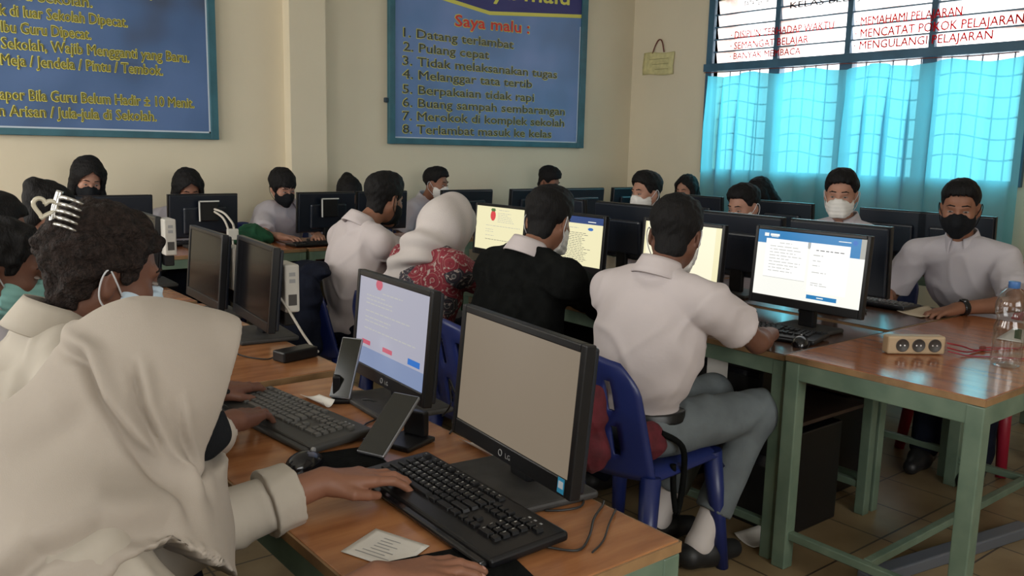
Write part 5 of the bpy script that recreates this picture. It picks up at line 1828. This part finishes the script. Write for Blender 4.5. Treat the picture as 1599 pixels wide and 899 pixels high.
build_person('person with short dark hair and teal surgical mask at the left picture edge', (.325, 2.46, 1.090), 104, 16, 0, (-.02, 2.44), 90,
    (hand((.62, 2.62, .80), (1, 0, -.1)), hand((.60, 2.30, .80), (1, .1, -.1))), skin='skin_dark', hair='curly', hair_mat='hair_black', hair_vol=.003, shirt='white_shirt_cool', mask='surgical', mask_mat='mask_teal', h=.007, hh=.004, hunch=.13, shoulder_z=.19, seed=8)
build_person('person with dark hair half cut off by the left picture edge', (.405, 3.16, 1.115), 92, 10, 0, (.06, 3.15), 90,
    (hand((.66, 3.30, .80), (1, 0, -.1)), hand((.66, 3.02, .80), (1, .1, -.1))), skin='skin', hair='bun', hair_vol=.008, shirt='white_shirt_cool', mask='black', mask_mat='mask_black', h=.009, hh=.005, hunch=.12, shoulder_z=.2, seed=9)
build_person('person with dark hair bun and maroon top at the back left', (.755, 4.20, 1.095), 80, 25, 0, (.46, 4.22), 90,
    (hand((.72, 4.34, .80), (1, 0, -.1)), hand((.72, 4.08, .80), (1, 0, -.1))), skin='skin', hair='bun', hair_vol=.004, shirt='maroon_cloth', lower='navy_cloth', sleeve='long', h=.009, hh=.005, hunch=.10, shoulder_z=.2, seed=10, collar=False, eyes=False)


# ------------------------------------------------------------------ people, middle row
build_person('person in white shirt and grey trousers on the blue chair before the quiz page', (2.17, 1.865, 1.148), 62, 20, 0, (2.06, 1.90), 78,
    (hand((2.62, 2.10, .79), (1, -.15, -.1), curl=TYPE), hand((2.52, 1.72, .80), (.75, .65, -.08), curl=TYPE, elbow=(2.315, 1.625, .815))),
    skin='skin_dark', hair='short', hair_vol=.004, shirt='white_shirt', lower='grey_trousers', mask='surgical', mask_mat='mask_white', belt=True, socks=True, h=.006, hh=.004, hunch=.09, shoulder_z=.19, seed=11, wr=.005, shoulder_w=.185, sl=.60, hand_h=.0036, knee_az=98, bulk=1.06, foot_back=.27, knee_fwd=.45)
build_person('person in black sweater with white collar before the navy header document', (2.12, 2.445, 1.150), 70, 20, 0, (1.98, 2.52), 84,
    (hand((2.58, 2.72, .79), (1, -.1, -.1), curl=TYPE), hand((2.58, 2.46, .79), (1, .1, -.1), curl=TYPE)),
    skin='skin', hair='short', hair_vol=.004, shirt='black_cloth', sleeve='long', lower='navy_cloth', mask='surgical', mask_mat='mask_white', h=.006, hh=.004, hunch=.10, shoulder_z=.185, seed=12, wr=.005, shoulder_w=.19, sweater_collar='white_shirt', bulk=1.1)
def headscarf_batik():
    root, q = build_person('person in white headscarf and red patterned blouse at the cream page monitor', (2.15, 3.15, 1.073), 72, 24, 0, (2.02, 3.14), 84,
        (hand((2.58, 3.36, .79), (1, -.1, -.1), curl=TYPE), hand((2.58, 3.12, .79), (1, .1, -.1), curl=TYPE)),
        skin='skin', hair=None, shirt='batik', sleeve='long', lower='navy_cloth', mask='black', mask_mat='navy_cloth', h=.007, hh=.004, hunch=.11, shoulder_z=.165, seed=13, wr=.004, headscarf=True, collar=False, skirt=True, bulk=1.04)
    H, M, Sc, org, f, l = q['H'], q['M'], q['Sc'], q['org'], q['f'], q['l']
    P = lambda a, b, c: H + M @ vec(a, b, c)
    z = vec(0, 0, 1)
    F = SDF(.006, .04)
    F.ell(P(-.008, 0, .016), (.122, .100, .128), M)
    F.cone(P(.02, 0, .03), P(.090, 0, .03), .094, .066, .04)
    F.cone(P(-.01, 0, -.04), P(.05, 0, -.10), .092, .060, .05)
    F.cone(P(-.04, 0, -.02), q['neck1'] - f * .02 + z * .01, .098, .085, .06)
    F.cone(q['neck1'] - f * .03 + z * .02, Sc + f * -.10 + l * .08 - z * .02, .085, .055, .05)
    F.cone(Sc + f * -.09 + l * .08 - z * .02, Sc + f * -.150 + l * .175 - z * .075, .055, .012, .02)
    F.cone(Sc + f * -.09 + l * .06 - z * .02, Sc + f * -.125 + l * .10 - z * .16, .052, .016, .02)
    F.cone(q['neck1'] + z * .0 + l * .04, q['neck1'] + f * .10 - z * .05, .08, .07, .05)
    F.cone(P(.098, 0, -.005), P(.24, 0, -.02), .064, .09, .018, sub=True)
    pin = P(.07, 0, -.14)
    def folds(V, N):
        d = V - pin
        a = d @ f; b_ = d @ z; c = d @ l
        r_ = np.sqrt(a * a + b_ * b_)
        th = np.arctan2(b_, -a)
        amp = np.clip((r_ - .06) / .12, 0, 1) * .012
        hz = np.clip((np.linalg.norm(V - P(0, 0, .03), axis=1) - .105) / .06, 0.38, 1)
        return V + N * (amp * hz * np.sin(th * 13 + c * 9 + 1.5 * np.sin(th * 3)))[:, None]
    sdf_obj('headscarf', F.mesh(folds, 2), 'hijab_white', root, org)
headscarf_batik()
build_person('person in white shirt leaning forward beside the white headscarf, black mask', (2.14, 3.70, 1.155), 72, 14, 0, (1.98, 3.74), 86,
    (hand((2.58, 3.90, .79), (1, -.1, -.1)), hand((2.56, 3.62, .79), (1, .1, -.1))),
    skin='skin', hair='short', hair_vol=.004, shirt='white_shirt', lower='navy_cloth', mask='black', mask_mat='mask_black', h=.007, hh=.0045, hunch=.13, shoulder_z=.19, seed=14, wr=.006, shoulder_w=.18, bulk=1.05)

# ------------------------------------------------------------------ people, far side of the middle block
root, q = build_person('person in white shirt and black mask sitting by the bottle, wrist watch on', (4.02, 1.795, 1.195), 250, 12, 0, (4.36, 1.74), 262,
    (hand((3.73, 1.635, .785), (-.78, .35, -.16), curl=(14, -18, -40, -55), elbow=(4.0, 1.50, .80)), hand((3.86, 2.02, .785), (-1, -.1, -.12), curl=TYPE)),
    skin='skin', hair='fade', shirt='white_shirt_cool', lower='navy_cloth', mask='black', mask_mat='mask_black', h=.007, hh=.0045, hunch=.07, shoulder_z=.225, seed=15, shoulder_w=.19, bulk=1.05, hand_h=.004)
E_, W, _ = q['arms'][0]
d = unit(W - E_)
G = SDF(.003, .004)
G.cone(W - d * .045, W - d * .020, .0345, .0325, cut=True)
G.fn(lambda X, Y, Z, g: np.maximum(g, -((X - W[0]) * d[0] + (Y - W[1]) * d[1] + (Z - W[2]) * d[2]) - .045))
G.ell(W - d * .032 + vec(0, 0, .033), (.019, .019, .008))
sdf_obj('wrist_watch', G.mesh(), 'black_gloss', root, q['org'])

build_person('person with cropped hair and white mask before the curtain', (4.17, 2.475, 1.215), 246, 10, 0, (4.42, 2.45), 265,
    (hand((3.88, 2.34, .785), (-1, .2, -.12)), hand((3.88, 2.60, .785), (-1, -.1, -.12))),
    skin='skin_light', hair='fade', hair_vol=.004, shirt='white_shirt_cool', lower='navy_cloth', mask='surgical', mask_mat='mask_white', h=.008, hh=.0045, hunch=.06, shoulder_z=.22, seed=16)
build_person('person with only lowered forehead and dark hair above the monitors', (4.12, 3.045, 1.115), 272, 18, 0, (4.36, 3.10), 268,
    (None, None), skin='skin_light', hair='fade', hair_vol=.002, shirt='white_shirt_cool', lower='navy_cloth', mask='surgical', mask_mat='mask_white', h=.009, hh=.005, hunch=.08, shoulder_z=.2, seed=17)
build_person('person in profile with combed hair and white mask above the dark monitors', (4.10, 3.785, 1.155), 276, 8, 0, (4.36, 3.80), 268,
    (None, None), skin='skin_light', hair='short', hair_vol=.005, hair_front=.004, shirt='white_shirt_cool', lower='navy_cloth', mask='surgical', mask_mat='mask_white', h=.009, hh=.005, hunch=.08, shoulder_z=.2, seed=18)
# window side
build_person('person with long dark hair and black mask in the corner by the window', (5.68, 4.79, 1.095), 262, 14, 0, (5.90, 4.72), 268,
    (None, None), skin='skin_light', hair='long', hair_vol=.004, shirt='white_shirt_cool', lower='navy_cloth', mask='black', mask_mat='mask_black', h=.010, hh=.006, hunch=.08, shoulder_z=.2, seed=19, skirt=True)
build_person('person of whom only dark hair shows against the curtain', (5.72, 4.085, 1.10), 290, 40, 0, (5.90, 4.05), 268,
    (None, None), skin='skin', hair='long', hair_vol=.006, shirt='white_shirt_cool', lower='navy_cloth', mask='black', mask_mat='mask_black', h=.010, hh=.006, hunch=.12, shoulder_z=.19, seed=20, skirt=True)

# ------------------------------------------------------------------ people along the back wall
build_person('person with long straight hair and black mask under the left banner', (1.275, 5.84, 1.165), 180, 24, -6, (1.25, 6.03), 182,
    (hand((1.40, 5.56, .79), (-.2, -1, -.1)), hand((1.12, 5.56, .79), (.2, -1, -.1))), skin='skin_light', hair='long', hair_vol=.014, shirt='maroon_cloth', sleeve='long', lower='navy_cloth', mask='black', mask_mat='mask_black', h=.009, hh=.005, hunch=.06, shoulder_z=.22, seed=21, collar=False, skirt=True)
build_person('person with long dark hair behind the monitor with framed black box', (1.885, 5.85, 1.095), 184, 26, 0, (1.86, 6.03), 182,
    (None, hand((1.55, 5.55, .79), (.5, -1, -.1))), skin='skin', hair='long', hair_vol=.012, shirt='white_shirt_cool', sleeve='long', lower='navy_cloth', mask='black', mask_mat='mask_black', h=.009, hh=.005, hunch=.09, shoulder_z=.2, seed=22, skirt=True)
build_person('person with fringe and black mask in white shirt by the pilaster', (2.545, 5.83, 1.105), 172, 24, 6, (2.42, 6.02), 176,
    (hand((2.62, 5.44, .795), (-.3, -1, -.1), curl=TYPE), hand((2.36, 5.46, .795), (.6, -.9, -.1), curl=TYPE)), skin='skin_light', hair='bangs', hair_vol=.008, shirt='white_shirt_cool', lower='navy_cloth', mask='black', mask_mat='mask_black', h=.008, hh=.005, hunch=.10, shoulder_z=.2, seed=23, shoulder_off=(0, .08), hand_h=.0045, skirt=True)
build_person('person of whom only the top of black hair shows by the pilaster', (3.04, 5.78, 1.045), 190, 40, 0, (3.05, 5.96), 180,
    (None, None), skin='skin', hair='bun', hair_vol=.010, shirt='white_shirt_cool', lower='navy_cloth', mask='black', mask_mat='mask_black', h=.010, hh=.006, hunch=.10, shoulder_z=.19, seed=24, eyes=False)
build_person('person with short hair and white mask leaning at the back wall', (3.86, 5.85, 1.115), 152, 10, 0, (3.72, 6.04), 168,
    (None, None), skin='skin', hair='fade', hair_vol=.005, shirt='white_shirt_cool', lower='navy_cloth', mask='surgical', mask_mat='mask_white', h=.009, hh=.005, hunch=.10, shoulder_z=.2, seed=25)
build_person('person with bent head and short black hair under the Saya malu banner', (5.06, 5.85, 1.13), 160, 30, 8, (5.05, 6.04), 178,
    (None, None), skin='skin', hair='short', hair_vol=.004, shirt='white_shirt_cool', lower='navy_cloth', mask='black', mask_mat='mask_black', h=.010, hh=.006, hunch=.10, shoulder_z=.2, seed=26)
